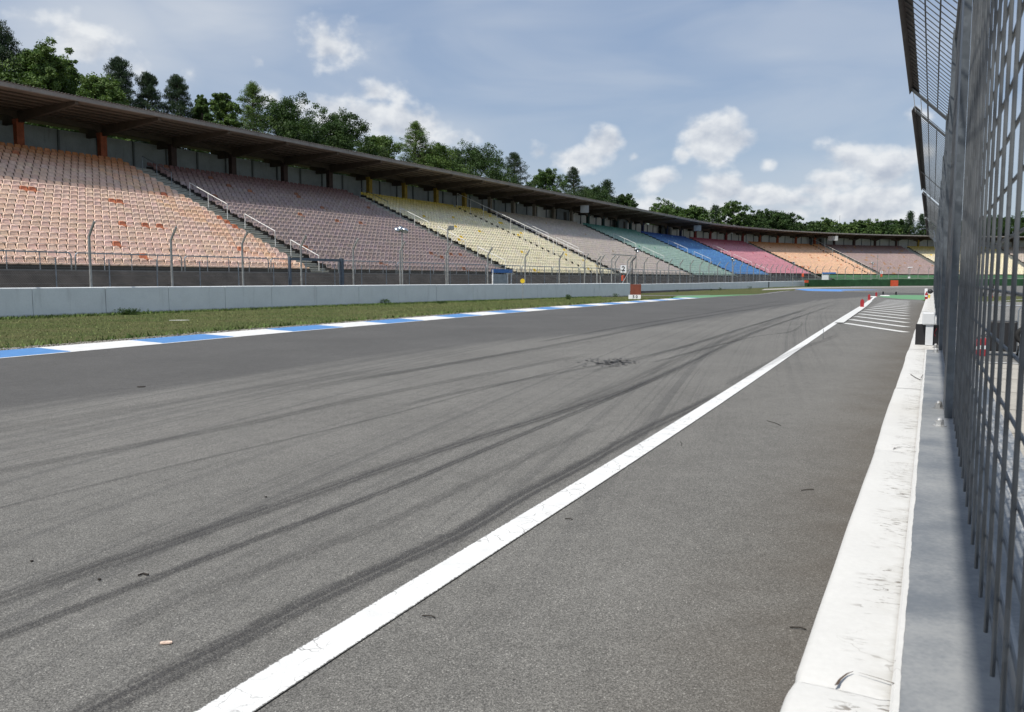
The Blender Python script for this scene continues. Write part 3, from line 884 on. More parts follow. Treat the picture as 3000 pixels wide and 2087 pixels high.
SPECIAL = {}
seats = []   # (sec,row,s,off,z,color,special)
def place(sec):
    a, b = srow(sec); name, c0, c1, c2 = SEC[sec]
    for i in range(NR):
        if sec >= 6 and i < (1 if sec == 6 else 2): continue
        off = O0 + DR * i; rr = (R0 - OC + off) / R0 if b > S0 else 1.0
        w = AW / rr if a > S0 else AW
        pitch = .5 / rr
        n = int((b - a - 2 * w) / pitch)
        s0 = a + w + ((b - a - 2 * w) - n * pitch) / 2 + pitch / 2
        for k in range(n):
            s = s0 + k * pitch
            if any(abs(s - g) < .27 for g in GAPS): continue
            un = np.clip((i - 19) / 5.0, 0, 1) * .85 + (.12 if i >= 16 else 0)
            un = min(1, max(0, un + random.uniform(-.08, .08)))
            sp = False; p = {1: 0.0, 2: .012, 3: .045 if s > 84 else .016, 5: .012, 6: .05, 8: .03, 9: .035}.get(sec, .006)
            if random.random() < p: sp = True
            if sp: c = np.array(c2) * random.uniform(.8, 1.15)
            else:
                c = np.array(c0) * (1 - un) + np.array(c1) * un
                if sec == 1 and s > 37 - .05 * i and random.random() < .6: c = c * np.array([1.05, .97, .86])
                c = c * (1 + random.uniform(-.075, .075)) * np.array([1, 1 + random.uniform(-.03, .03), 1 + random.uniform(-.05, .05)])
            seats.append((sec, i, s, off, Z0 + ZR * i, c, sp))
for k in range(len(SEC)): place(k)
# the unfaded replacement seats of the nearest block, where they sit in the stand
_pk = []
for j, x in enumerate(seats):
    if x[0] == 1:
        q = pth(x[2], x[3] + .4); zc = q[1] * CP - (x[4] + .2 - CH) * SP; yc = q[1] * SP + (x[4] + .2 - CH) * CP
        _pk.append((j, 1500 + FPX * q[0] / zc, 1043.5 - FPX * yc / zc))
for px, py in ((47, 443), (64, 543), (92, 546), (322, 581), (342, 583), (478, 573), (356, 649), (423, 653), (465, 656), (353, 711), (423, 745), (661, 620), (677, 622), (688, 645), (705, 646), (722, 648), (698, 725)):
    j = min(_pk, key=lambda k: (k[1] - px) ** 2 + 4 * (k[2] - py) ** 2)[0]; x = seats[j]
    seats[j] = x[:5] + (np.array((.56, .20, .10)) * random.uniform(.85, 1.15), True)
# individual seats: the 300 nearest that are inside the picture
def in_view(x, y, z):
    zc = y * CP - (z - CH) * SP; yc = y * SP + (z - CH) * CP
    u = 1500 + FPX * x / zc; v = 1043.5 - FPX * yc / zc
    return u, v
cand = []
for idx, (sec, i, s, off, z, c, sp) in enumerate(seats):
    q = pth(s, off)
    if q[1] < 5: continue
    u, v = in_view(q[0], q[1], z + .2)
    if u > 0 and u < 2990: cand.append((math.hypot(q[0], q[1]), idx, u))
cand.sort(); chosen = [c[1] for c in cand[:300]]; cset = set(chosen)
ucol = {c[1]: c[2] for c in cand}
byrow = {}
for idx in chosen: byrow.setdefault(seats[idx][1], []).append(idx)
ROWN = lambda i: 'front row' if i == 0 else (ORD[i + 1] + ' row from the front')
for i, lst in byrow.items():
    lst.sort(key=lambda j: ucol[j])
    for n, idx in enumerate(lst):
        sec, row, s, off, z, c, sp = seats[idx]
        q = pth(s, off)
        if sp: lab = f'unfaded orange seat in the {ROWN(i)}, {ORD[n + 1]} from the picture\'s left edge'
        else: lab = f'faded peach seat in the {ROWN(i)}, {ORD[n + 1]} from the picture\'s left edge'
        t = thing('stadium_seat', lab, 'seat', (q[0], q[1], z), math.pi / 2 - pdir(s), 'peach seats of the nearest block')
        for me, nm in ((ME_PAN, 'seat'), (ME_BACK, 'backrest')):
            o = bpy.data.objects.new(nm, me); col.objects.link(o); o.parent = t; o.color = (c[0], c[1], c[2], 1)
rest = [x for j, x in enumerate(seats) if j not in cset]
nv = len(SV); V = np.empty((len(rest), nv, 3)); T = np.empty((len(rest), nv, 4))
for j, (sec, i, s, off, z, c, sp) in enumerate(rest):
    a = math.pi / 2 - pdir(s); ca, sa = math.cos(a), math.sin(a); q = pth(s, off)
    V[j, :, 0] = q[0] + SV[:, 0] * ca - SV[:, 1] * sa; V[j, :, 1] = q[1] + SV[:, 0] * sa + SV[:, 1] * ca; V[j, :, 2] = z + SV[:, 2]
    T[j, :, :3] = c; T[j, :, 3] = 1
F = (SF[None] + (np.arange(len(rest)) * nv)[:, None, None]).reshape(-1, 4)
o = np_mesh('stadium_seats', V.reshape(-1, 3), F, M_SEATA, None, {'tint': ('POINT', 'FLOAT_COLOR', T.reshape(-1, 4))})
o['kind'] = 'stuff'; o['label'] = 'rows of coloured plastic seats filling the other grandstand blocks'; o['group'] = 'rows of stadium seats'
# plinths
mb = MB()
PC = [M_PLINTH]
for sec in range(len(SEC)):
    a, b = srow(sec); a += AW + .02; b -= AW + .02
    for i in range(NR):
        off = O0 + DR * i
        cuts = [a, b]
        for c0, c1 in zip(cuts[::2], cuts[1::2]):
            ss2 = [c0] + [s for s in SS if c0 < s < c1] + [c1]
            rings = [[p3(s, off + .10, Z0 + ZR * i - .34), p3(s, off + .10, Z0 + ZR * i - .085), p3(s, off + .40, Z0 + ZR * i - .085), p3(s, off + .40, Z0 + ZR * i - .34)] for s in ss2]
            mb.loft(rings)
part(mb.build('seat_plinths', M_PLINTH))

# ------------------------------------------------------------------ aisle handrails
def rail_mesh(pts_top, feet, r=.028):
    return pts_top, feet
def handrail(label, s, r0, r1, h=.95, side=0.0, long=False, mat=None):
    mat = mat or M_HAND
    def at(rw, dz): return p3(s + side, O0 - .3 + DR * rw, 1.93 + ZR * rw + dz)
    base = at(r0, 0)
    t = thing('handrail', label, 'handrail', base)
    mb = MB(); mb.tube([at(r0, h), at((r0 + r1) / 2, h), at(r1, h)], .03, 6); mb.build('top_rail', mat, t, loc=base)
    n = max(2, int(round(abs(r1 - r0) / 2.6)) + 1)
    for k in range(n):
        rw = r0 + (r1 - r0) * k / (n - 1); zb = 1.93 + ZR * math.floor(rw + 1e-6)
        a = at(rw, h); mb = MB(); mb.tube([(a[0], a[1], zb), a], .024, 6); mb.build('post', mat, t, loc=base)
NAMES = [None, ('peach', 'mauve'), ('mauve', 'yellow'), ('yellow', 'beige'), ('beige', 'pale green'), ('pale green', 'blue'), ('blue', 'rose'), ('rose', 'apricot')]
HR = {1: [('upper', 17.0, 11.9), ('middle', 9.6, 5.8), ('lower', 3.9, .6), ('shaded top', 23.9, 19.6)], 2: [('upper', 17.2, 12.6), ('middle', 11.2, 7.0), ('lower', 5.2, 1.2), ('shaded top', 23.9, 19.2)],
      4: [('upper', 17.4, 12.5), ('middle', 11.0, 6.5)], 3: [('upper', 17.6, 13.0), ('middle', 11.5, 7.5)], 5: [('upper', 17.4, 12.6), ('middle', 11, 7.0)], 6: [('upper', 17.5, 12.5), ('middle', 11.5, 6.5), ('lower', 5.4, 2)]}
for k, lst in HR.items():
    for nm, r0, r1 in lst:
        handrail(f'{nm} white handrail on the stairs between {NAMES[k][0]} and {NAMES[k][1]} seats', AIS[k], r0, r1, mat=M_RAIL if 'top' in nm else None)
handrail('tall white sloping rail running down through the yellow seats', 84.3, 24.5, 2.2, 1.85)
handrail('tall white sloping rail running down through the apricot seats', 222.6, 24.5, 2.5, 1.8)

# ------------------------------------------------------------------ tube railings along the walkway
def railing_proto(L=5.75):
    t = thing('tube_railing', 'x', 'railing', (0, 0, 0), 0, 'tube railings along the front walkway')
    h, r = .80, .16; a = -L / 2; b = L / 2
    arc = [(a, 0, 0), (a, 0, h - r)] + [(a + r - r * math.cos(x), 0, h - r + r * math.sin(x)) for x in (R(30), R(60), R(90))]
    arc2 = [(-x, y, z) for x, y, z in arc][::-1]
    mb = MB(); mb.tube(arc + arc2, .03, 8); mb.build('top_rail', M_RAIL, t, smooth=True)
    for x in (-L * .25, 0, L * .25):
        mb = MB(); mb.tube([(x, 0, 0), (x, 0, h - .01)], .022, 6); mb.build('post', M_RAIL, t)
    return t
rp = railing_proto(); s = 11.1; n = 0; seccount = {}
while s < 158:
    rz = math.pi / 2 - pdir(s); k = sec_of(s)
    seccount[k] = seccount.get(k, 0) + 1
    lab = f'galvanised tube railing before the {SEC[k][0]} seats, {ORD[seccount[k]]} of that block from the left'
    if k == 0: lab = 'galvanised tube railing cut off at the picture left edge' if n == 1 else 'galvanised tube railing beyond the left picture edge'
    loc = p3(s + 2.95, 36.35, 1.935)
    if n == 0: rp.location = loc; rp.rotation_euler = (0, 0, rz); rp['label'] = lab
    else: dup(rp, loc, rz, lab)
    s += 5.95; n += 1

# ------------------------------------------------------------------ debris fence with bent posts + chain link fence
df = thing('debris_fence', 'tall wire debris fence with bent steel posts behind the concrete wall', 'fence', p3(80, 33.6, 0))
FP = [9.5, 13.7, 17.9, 22.0, 26.1, 30.4, 34.6, 39.0, 43.6, 48.9, 54.5, 60.4, 66.7, 72.0]
s = 77.0
FP2 = []
while s < 250: FP2.append(s); s += 4.15
POFF = lambda s: 33.62 if s < 150 else (33.62 + (s - 150) * .0)
posts = []
def bent_post(s, off, mat=M_POST, h=3.35):
    q = p3(s, off, 0); g = gz(q[1]); a = pdir(s); t = np.array([math.sin(a), math.cos(a)])
    # cranked top leans towards the track and along it
    nrm = pth(s, off - 1.0) - pth(s, off)
    pts = [(q[0], q[1], g), (q[0], q[1], g + h), (q[0] + nrm[0] * .06, q[1] + nrm[1] * .06, g + h + .09), (q[0] + nrm[0] * .42, q[1] + nrm[1] * .42, g + h + .62)]
    mb = MB(); mb.tube(pts, .058, 6); o = mb.build('post', mat, df, loc=(q[0], q[1], g), smooth=False)
    return pts
allp = [bent_post(s, 33.62) for s in FP]
allp2 = [bent_post(s, 34.2 if s < 80 else 34.35) for s in FP2]
wires = MB()
def wire_run(lst, zs):
    for z in zs:
        pts = [(a[0][0] - .0, a[0][1], a[0][2] + z) for a in lst]
        wires.tube(pts, .006, 4, cap=False)
    pts = [a[3] for a in lst]; wires.tube(pts, .007, 4, cap=False)
    pts = [tuple((np.array(a[2]) + np.array(a[3])) / 2) for a in lst]; wires.tube(pts, .006, 4, cap=False)
wire_run(allp, [1.35, 1.7, 2.02, 2.34, 2.66, 2.98, 3.3]); wire_run(allp2, [1.35, 1.7, 2.02, 2.34, 2.66, 2.98, 3.3])
wires.build('wires', M_WIRE, df, loc=tuple(df.location)); 

cl = thing('chain_link_fence', 'low chain link fence on thin posts in front of the dark bank', 'fence', p3(60, 34.35, 0))
s = 8.6
while s < 176:
    if not (76.5 < s < 77.0):
        q = p3(s, 34.32, .2); mb = MB(); mb.tube([(q[0], q[1], .2), (q[0], q[1], 2.42)], .026, 6); mb.build('post', M_RAIL, cl, loc=q)
    s += 2.46
# mesh of crossing wires
V = []; F = []
S1 = np.arange(8.6, 176, .072); zl, zh = .9, 2.4
o = 0
for sg in (1, -1):
    for s in S1:
        a = p3(s, 34.35, zl); b = p3(s + sg * 1.05, 34.35, zh); w = .0042
        dx = math.sin(pdir(s)) * w; dy = math.cos(pdir(s)) * w; nx, ny = dy, -dx
        V += [(a[0] - dx, a[1] - dy, a[2]), (a[0] + dx, a[1] + dy, a[2]), (a[0] + nx, a[1] + ny, a[2] + w), (b[0] - dx, b[1] - dy, b[2]), (b[0] + dx, b[1] + dy, b[2]), (b[0] + nx, b[1] + ny, b[2] + w)]
        F += [(o, o + 1, o + 4, o + 3), (o + 1, o + 2, o + 5, o + 4), (o + 2, o, o + 3, o + 5)]; o += 6
lm = np_mesh('mesh', np.array(V) - np.array(tuple(cl.location)), F, M_CHAIN, cl)

# ------------------------------------------------------------------ marshal post things
def booth():
    c = p3(57.2, 33.95, 0); rz = math.pi / 2 - R(60)
    t = thing('marshal_booth', 'small marshal booth with blue flat roof and white corner posts', 'booth', c, R(60))
    ca = 1.55
    for x, y in ((-1.45, -.02), (.25, -.35), (1.55, .05), (.2, .5)):
        mb = MB(); mb.box((x, y, 1.15), .09, .09, 2.3); mb.build('post', M_WHITE, t)
    mb = MB()
    outline = [(-1.6, 0), (.28, -.48), (1.75, .05), (.2, .7)]
    mb.loft([[(x, y, 2.06) for x, y in outline], [(x, y, 2.34) for x, y in outline]]); mb.build('roof', M_BLUER, t)
    mb = MB(); mb.loft([[(-1.40, -.03, .5), (.2, -.34, .5), (.2, -.32, .5), (-1.40, -.01, .5)], [(-1.40, -.03, 1.95), (.2, -.34, 1.95), (.2, -.32, 1.95), (-1.40, -.01, 1.95)]]); mb.build('window_sheet', M_GLASSP, t)
booth()
def yellow_disc():
    c = atY(1531, 61.5, 1.46); g = (c[0], c[1], 0)
    t = thing('flag_disc', 'round yellow disc on a short stick beside the blue booth', 'disc', g, 0)
    mb = MB(); r = .17; mb.loft([[(r * math.cos(a), -.02, 1.42 + r * math.sin(a)) for a in np.linspace(0, 2 * math.pi, 20, endpoint=False)], [(r * math.cos(a), .02, 1.42 + r * math.sin(a)) for a in np.linspace(0, 2 * math.pi, 20, endpoint=False)]]); mb.build('disc', M_YELLOW, t)
    mb = MB(); mb.tube([(0.02, .04, 0), (.02, .04, 1.5)], .02, 6); mb.build('stick', M_POST, t)
yellow_disc()

def text_mesh(name, txt, size, mat, parent, loc, rot, sx=1.0, spacing=1.0, ext=.004):
    cu = bpy.data.curves.new(name, 'FONT'); cu.body = txt; cu.size = size; cu.align_x = 'CENTER'; cu.align_y = 'CENTER'; cu.extrude = ext; cu.space_character = spacing
    cu.offset = size * .03
    ob = bpy.data.objects.new(name, cu); col.objects.link(ob)
    dg = bpy.context.evaluated_depsgraph_get(); me = bpy.data.meshes.new_from_object(ob.evaluated_get(dg))
    bpy.data.objects.remove(ob)
    o = bpy.data.objects.new(name, me); me.materials.clear(); me.materials.append(mat); col.objects.link(o)
    o.parent = parent; o.location = loc; o.rotation_euler = rot; o.scale = (sx, 1, 1)
    return o

def sign_two(px, Y, ztop, w, label, digit):
    c = atY(px, Y, 0); g = gz(Y)
    t = thing('number_board', label, 'sign', (c[0], c[1], g), -math.atan2(c[0], c[1]))
    mb = MB(); mb.box((0, 0, ztop - w * .64), w, .03, w * 1.28); mb.build('board', M_WHITE, t)
    text_mesh('lettering', digit, w * 1.15, M_BLACK, t, (0, -.019, ztop - w * .64), (R(90), 0, 0))
    mb = MB(); mb.tube([(0, .04, 0), (0, .04, ztop - .1)], .025, 6); mb.build('post', M_POST, t)
sign_two(1825.5, 83.6, 2.96, .58, 'white board with a black number 2 above the wall gap', '2')
sign_two(2581, 168, 2.95, .44, 'small far white number board above the green bank', '2')
def flame_box(px, py, Y, w, h, label):
    z = CH + (YH - py) / FPX * Y; c = atY(px, Y, 0); g = gz(Y)
    t = thing('extinguisher_box', label, 'box', (c[0], c[1], g), -math.atan2(c[0], c[1]))
    mb = MB(); mb.box((0, 0, z - g), w, w * .7, h); mb.build('box', M_ORANGE, t, bevel=.03)
    mb = MB(); mb.box((0, 0, z - g + h / 2 + .03), w * .7, w * .5, .06); mb.build('lid', M_ORANGE, t)
    mb = MB(); mb.tube([(0, .02, 0), (0, .02, z - g - h / 2)], .03, 6); mb.build('post', M_POST, t)
flame_box(1825, 816, 84.2, .36, .52, 'orange box hanging below the white number 2 board')
flame_box(2351, 807, 160, .42, .62, 'far orange red box behind the wall end near the rose seats')
flame_box(2581, 808, 167, .34, .55, 'far orange red box under the small white board on the bank')
# strut frame at the wall gap: braced end posts
def brace(label, a, b, mat):
    t = thing('fence_brace', label, 'brace', (a[0], a[1], a[2])); mb = MB(); mb.tube([a, b], .034, 6); mb.build('strut', mat, t, loc=a)
    mb = MB(); mb.box((a[0], a[1], a[2] + .03), .25, .25, .06); mb.build('foot_plate', mat, t, loc=a)
def zat(py, Y): return CH + (YH - py) / FPX * Y
a = atY(1818, 82.5, .9); b = atY(1851, 85.5, zat(783, 85.5)); brace('light grey diagonal strut beside the number 2 board', a, b, M_NUT)
a = atY(1768, 79, .9); b = atY(1750, 78, zat(770, 78)); brace('dark diagonal strut left of the number 2 board', a, b, M_GALVD)
# upper rail of the gap frame
t = thing('gap_frame', 'steel tube frame bridging the gap in the wall by the number board', 'frame', atY(1820, 82, 0))
fr = [(1722, 748, 78), (1746, 749, 77), (1800, 751, 82), (1846, 752, 86)]
mb = MB(); mb.tube([atY(1792, 83, zat(746, 83)), atY(1864, 85.5, zat(751, 85.5))], .045, 6); mb.build('top_bar', M_POST, t, loc=tuple(t.location))
mb = MB(); mb.tube([atY(1750, 78.5, zat(787, 78.5)), atY(1850, 85.5, zat(794, 85.5))], .04, 6); mb.build('middle_bar', M_POST, t, loc=tuple(t.location))
for px, Y, top in ((1749, 77.5, 752), (1792, 83, 748), (1838, 86, 753), (1852, 85.5, 753)):
    q = atY(px, Y, 0); q2 = atY(px, Y, zat(top + 14, Y)); q3 = atY(px + 12, Y - .2, zat(top, Y)); mb = MB(); mb.tube([q, q2, q3], .06, 6); mb.build('bent_post', M_POST if px != 1852 else M_GALVD, t, loc=tuple(t.location))

def board50():
    c = G(1862, 877); t = thing('braking_board', 'brown red square board over a white plate reading 50 on the grass', 'sign', (c[0], c[1], 0), -.30)
    Y = c[1]; k = Y / FPX
    mb = MB(); mb.box((.0, 0, 12.2 * k + 16 * k), 31.5 * k, .05, 31 * k); mb.build('board', M_BOARD, t)
    mb = MB(); mb.box((-2.5 * k, -.03, 6.6 * k), 36 * k, .05, 12.2 * k); mb.build('number_plate', M_WHITE, t)
    text_mesh('lettering', '5 0', 11.5 * k, M_BLACK, t, (-1.0 * k, -.058, 6.8 * k), (R(90), 0, 0))
    mb = MB(); mb.tube([(10 * k, .05, 0), (10 * k, .05, 30 * k)], .03, 6); mb.tube([(-10 * k, .05, 0), (-10 * k, .05, 30 * k)], .03, 6); mb.build('legs', M_POST, t)
board50()

# fence gate frame near the first stairs
def gate():
    a, b = np.array(p3(34.4, 34.30, 0)), np.array(p3(38.7, 34.30, 0)); c = (a + b) / 2
    t = thing('gate_frame', 'blue grey steel gate frame in the chain link fence by the first stairs', 'gate', tuple(c), math.pi / 2 - HEAD)
    L = np.hypot(*(b - a)[:2])
    mb = MB(); mb.box((-L / 2, 0, 1.4), .12, .14, 2.8); mb.build('gate_post', M_GATE, t)
    mb = MB(); mb.box((L / 2, 0, 1.4), .22, .2, 2.8); mb.build('gate_post', M_GATE, t)
    mb = MB(); mb.box((0, 0, 2.68), L - .2, .12, .15); mb.build('crossbar', M_GATE, t)
gate()
# short stairs down the bank at the first aisle
mb = MB()
for k in range(6):
    q = pth(36.6, 35.9 - .32 * k); mb.box((q[0], q[1], 1.62 - .29 * k), .36, 2.2, .09, -HEAD)
setting(mb.build('bank_stairs', M_LEDGE))

# floodlights
def floodlight(px, ytop, s, kind, label):
    q = p3(s, 34.0 if s < 150 else 33.0, 0); q = atY(px, q[1], gz(q[1])); Y = q[1]; H = zat(ytop, Y) - q[2]; k = Y / FPX
    t = thing('floodlight_mast' if kind != 'box' else 'loudspeaker_mast', label, 'floodlight' if kind != 'box' else 'mast', q, -math.atan2(q[0], q[1]))
    mb = MB(); mb.tube([(0, 0, 0), (0, 0, H)], .05, 8); mb.build('pole', M_POST, t)
    if kind == 'box':
        mb = MB(); mb.box((10 * k, 0, H + .05), 17 * k, .25, 12 * k); mb.build('loudspeaker', M_RIB, t, bevel=.03)
        return
    mb = MB(); mb.tube([(-.30, 0, H), (.30, 0, H)], .03, 6); mb.build('bracket', M_POST, t)
    def dome(cx, cz, r, tilt, yaw):
        prof = [(r * .98, -.05), (r, 0), (r * .92, r * .28), (r * .66, r * .55), (r * .28, r * .70), (.01, r * .74)]
        mb = MB(); mb.lathe((0, 0, 0), prof, 14)
        o = mb.build('lamp_head', M_CHROME, t, smooth=True); o.location = (cx, 0, cz); o.rotation_euler = (tilt, 0, yaw)
        mb = MB(); mb.lathe((0, 0, -.045), [(.01, -.01), (r * .9, -.01), (r * .9, .005), (.01, .005)], 14); g = mb.build('glass', M_GLASSP, o)
    if kind == 'double':
        dome(-14 * k, H + 1 * k, .24, R(28), R(60)); dome(8 * k, H - 1 * k, .26, R(-28), R(-40)); dome(-4 * k, H + 5 * k, .2, R(50), R(10))
    else:
        dome(0, H + .1, .24, R(-25), R(20)); dome(.18, H - .1, .2, R(30), R(-60))
floodlight(1180, 678, 44.4, 'double', 'floodlight mast with shiny twin lamp heads before the mauve seats')
floodlight(1313, 672, 50.0, 'box', 'thin mast with grey loudspeaker box left of the yellow seats')
floodlight(1862, 736, 85.8, 'single', 'floodlight mast standing right of the number 2 board')
floodlight(2144, 763, 124.8, 'single', 'bright floodlight mast before the blue seats')
floodlight(2322, 772, 158, 'single', 'floodlight mast before the rose seats at the wall end')
floodlight(2553, 772, 176, 'single', 'far floodlight mast on the green bank by the mauve seats')
# plain thin mast and T lamp on the bank
def thin(px, ytop, ybot, Y, label, arm):
    q = atY(px, Y, zat(ybot, Y)); H = zat(ytop, Y) - q[2]
    t = thing('thin_pole' if not arm else 'tee_lamp', label, 'pole', q, -math.atan2(q[0], q[1]))
    mb = MB(); mb.tube([(0, 0, 0), (0, 0, H)], .06, 6); mb.build('pole', M_POST, t)
    mb = MB(); mb.box((0, 0, H), .9 if arm else .22, .2, .16); mb.build('head', M_WHITE if arm else M_POST, t)
    if arm: mb = MB(); mb.box((-.1, 0, .1), .4, .3, .3); mb.build('base_box', M_WHITE, t)
thin(2569, 750, 815, 175, 'thin dark pole against the far mauve seats', False)
thin(2665, 784, 815, 170, 'white tee shaped lamp on the far green bank', True)

# hanging boards beneath the roof edge
for px, y0, y1, w, lab in ((1711, 606, 627, 24, 'grey blank board hanging under the roof above the beige seats'), (2042, 663, 679, 21, 'grey blank board hanging under the roof above the blue seats'), (2438, 694, 707, 28, 'grey blank board hanging under the roof above the far mauve seats')):
    for s in np.arange(90, 300, .5):
        q = p3(s, 51.2, 12.4)
        if in_view(*q)[0] > px: break
    Y = q[1]; k = Y / FPX
    t = thing('hanging_board', lab, 'board', (q[0], q[1], zat((y0 + y1) / 2, Y)), -math.atan2(q[0], q[1]) - .25)
    mb = MB(); mb.box((0, 0, 0), w * k, .12, (y1 - y0) * k); mb.build('panel', M_BACK, t)
    mb = MB(); zt = 12.78 - t.location.z
    for x in (-w * k * .35, w * k * .35): mb.tube([(x, 0, 0), (x, 0, zt)], .03, 5)
    mb.build('hangers', M_BEAM, t)

# ------------------------------------------------------------------ far green barriers etc
def far_box(name, label, cat, pts, h, thick, mat, z0=0.0, wob=.05):
    c, u = smooth_poly(pts, 40); d = np.gradient(c, axis=0); d /= np.hypot(*d.T)[:, None]; nl = np.stack([-d[:, 1], d[:, 0]], 1)
    rings = []
    for i in range(len(c)):
        w = random.uniform(-wob, wob); g = gz(c[i][1]) + z0
        rings.append([(c[i][0] + w, c[i][1], g - .05), (c[i][0] + w, c[i][1], g + h + w), (c[i][0] + nl[i][0] * thick, c[i][1] + nl[i][1] * thick, g + h + w), (c[i][0] + nl[i][0] * thick, c[i][1] + nl[i][1] * thick, g - .05)])
    mb = MB(); mb.loft(rings); o = mb.build(name, mat, loc=(c[20][0], c[20][1], gz(c[20][1]))); tag(o, label, cat); return o
far_box('tyre_barrier', 'long dark green covered tyre barrier at the corner', 'barrier', [atY(2369, 156)[:2], atY(2450, 158)[:2], atY(2540, 159)[:2], atY(2613, 159.5)[:2]], 1.22, 1.2, M_GREENB)
far_box('tyre_barrier', 'second green barrier behind, reaching the pit wall fence', 'barrier', [atY(2560, 166)[:2], atY(2640, 167)[:2], atY(2760, 168)[:2], atY(2900, 167)[:2], atY(3020, 166)[:2]], 1.30, 1.0, M_GREENB, z0=.0)
far_box('end_block', 'orange red block closing the right end of the green barrier', 'block', [atY(2614.5, 158.8)[:2], atY(2623, 158.9)[:2], atY(2631, 159)[:2]], 1.15, 1.0, M_ORANGE, wob=0)
far_box('end_block', 'small orange red block on the white wall end beside the green barrier', 'block', [atY(2360, 155.4)[:2], atY(2364, 155.5)[:2], atY(2368, 155.6)[:2]], .42, .4, M_ORANGE, z0=.75, wob=0)
def far_hut():
    c = atY(2417, 165, gz(165)); t = thing('marshal_hut', 'far white marshal hut with blue roof behind the green barrier', 'hut', c, -.4)
    mb = MB(); mb.box((0, 0, 1.2), 1.25, 1.1, 2.4); mb.build('wall', M_WHITEC, t)
    mb = MB(); mb.box((.7, .1, 2.53), 2.5, 1.6, .26); mb.build('roof', M_BLUER, t)
    mb = MB(); mb.box((.15, -.56, 1.1), .5, .04, 1.8); mb.build('door', M_WHITEC, t)
far_hut()

# ------------------------------------------------------------------ bollards of the pit exit
def paddle(px, py, hpx, mat, label, dark=False):
    c = G(px, py); k = c[1] / FPX; h = hpx * k; w = h * .43
    t = thing('marker_bollard', label, 'bollard', (c[0], c[1], c[2] + .012), -math.atan2(c[0], c[1]) + (.5 if dark else 0), 'marker bollards at the pit exit')
    pts = [(-w * .46, .06), (-w * .5, h - w * .8)] + [(w * .5 * math.cos(a), h - w * .8 + w * .8 * math.sin(a)) for a in np.linspace(math.pi, 0, 9)[1:-1]] + [(w * .5, h - w * .8), (w * .46, .06)]
    mb = MB(); mb.loft([[(x, -.035, z) for x, z in pts], [(x, .035, z) for x, z in pts]][::-1]); mb.build('blade', mat, t, bevel=.01)
    mb = MB(); mb.loft([[(-w * .6, -.12, 0), (w * .6, -.12, 0), (w * .6, .12, 0), (-w * .6, .12, 0)], [(-w * .5, -.07, .06), (w * .5, -.07, .06), (w * .5, .07, .06), (-w * .5, .07, .06)]]); mb.build('foot', M_BLACK if dark else mat, t)
paddle(2525.5, 902, 24.5, M_RED, 'nearest and largest red round topped marker on the white line')
paddle(2546, 880.5, 17.5, M_RED, 'middle red round topped marker on the white line')
paddle(2567, 869.3, 12.5, M_RED, 'farthest and smallest of the red round topped markers')
paddle(2587, 864, 9.5, M_BLACK, 'small dark marker left of the other dark one at the green tarmac', True)
paddle(2625, 864.6, 9.5, M_BLACK, 'small dark marker right of the other dark one at the green tarmac', True)
def nose(px0, px1, py, hpx, label):
    a, b = np.array(G(px0, py)), np.array(G(px1, py)); c = (a + b) / 2; L = np.hypot(*(b - a)[:2]); k = c[1] / FPX
    mb = MB(); w = .5; h = hpx * k
    mb.loft([[(-L / 2, -w, .0), (L / 2, -w, 0), (L / 2, w, 0), (-L / 2, w, 0)], [(-L / 2 + .08, -w + .1, h), (L / 2 - .08, -w + .1, h), (L / 2 - .08, w - .1, h), (-L / 2 + .08, w - .1, h)]])
    o = mb.build('kerb_block', M_KWHITE); o.location = (c[0], c[1], c[2] + .015); tag(o, label, 'kerb block')
nose(2584, 2601, 868, 2.2, 'short white painted kerb block under the dark marker')
nose(2551, 2562, 871.2, 2.2, 'short white painted kerb block beside the farthest red marker')
# low separator kerb right of the line
c, u = smooth_poly([G(*q)[:2] for q in ((2458, 949), (2490, 927), (2530, 900), (2553, 880))], 60)
ribbon('separator_kerb', [tuple(q) for q in c[::6]], (.15, .15), M_HATCH, .045, n=60)
# marker wand standing in the white line
q = G(2411.5, 994); t = thing('marker_wand', 'thin grey rod standing upright at the white line', 'rod', q)
mb = MB(); mb.tube([(0, 0, 0), (0, 0, .25)], .006, 5); mb.build('rod', M_RIB, t); mb = MB(); mb.lathe((0, 0, 0), [(.03, 0), (.03, .012), (.008, .02)], 8); mb.build('foot', M_BLACK, t)

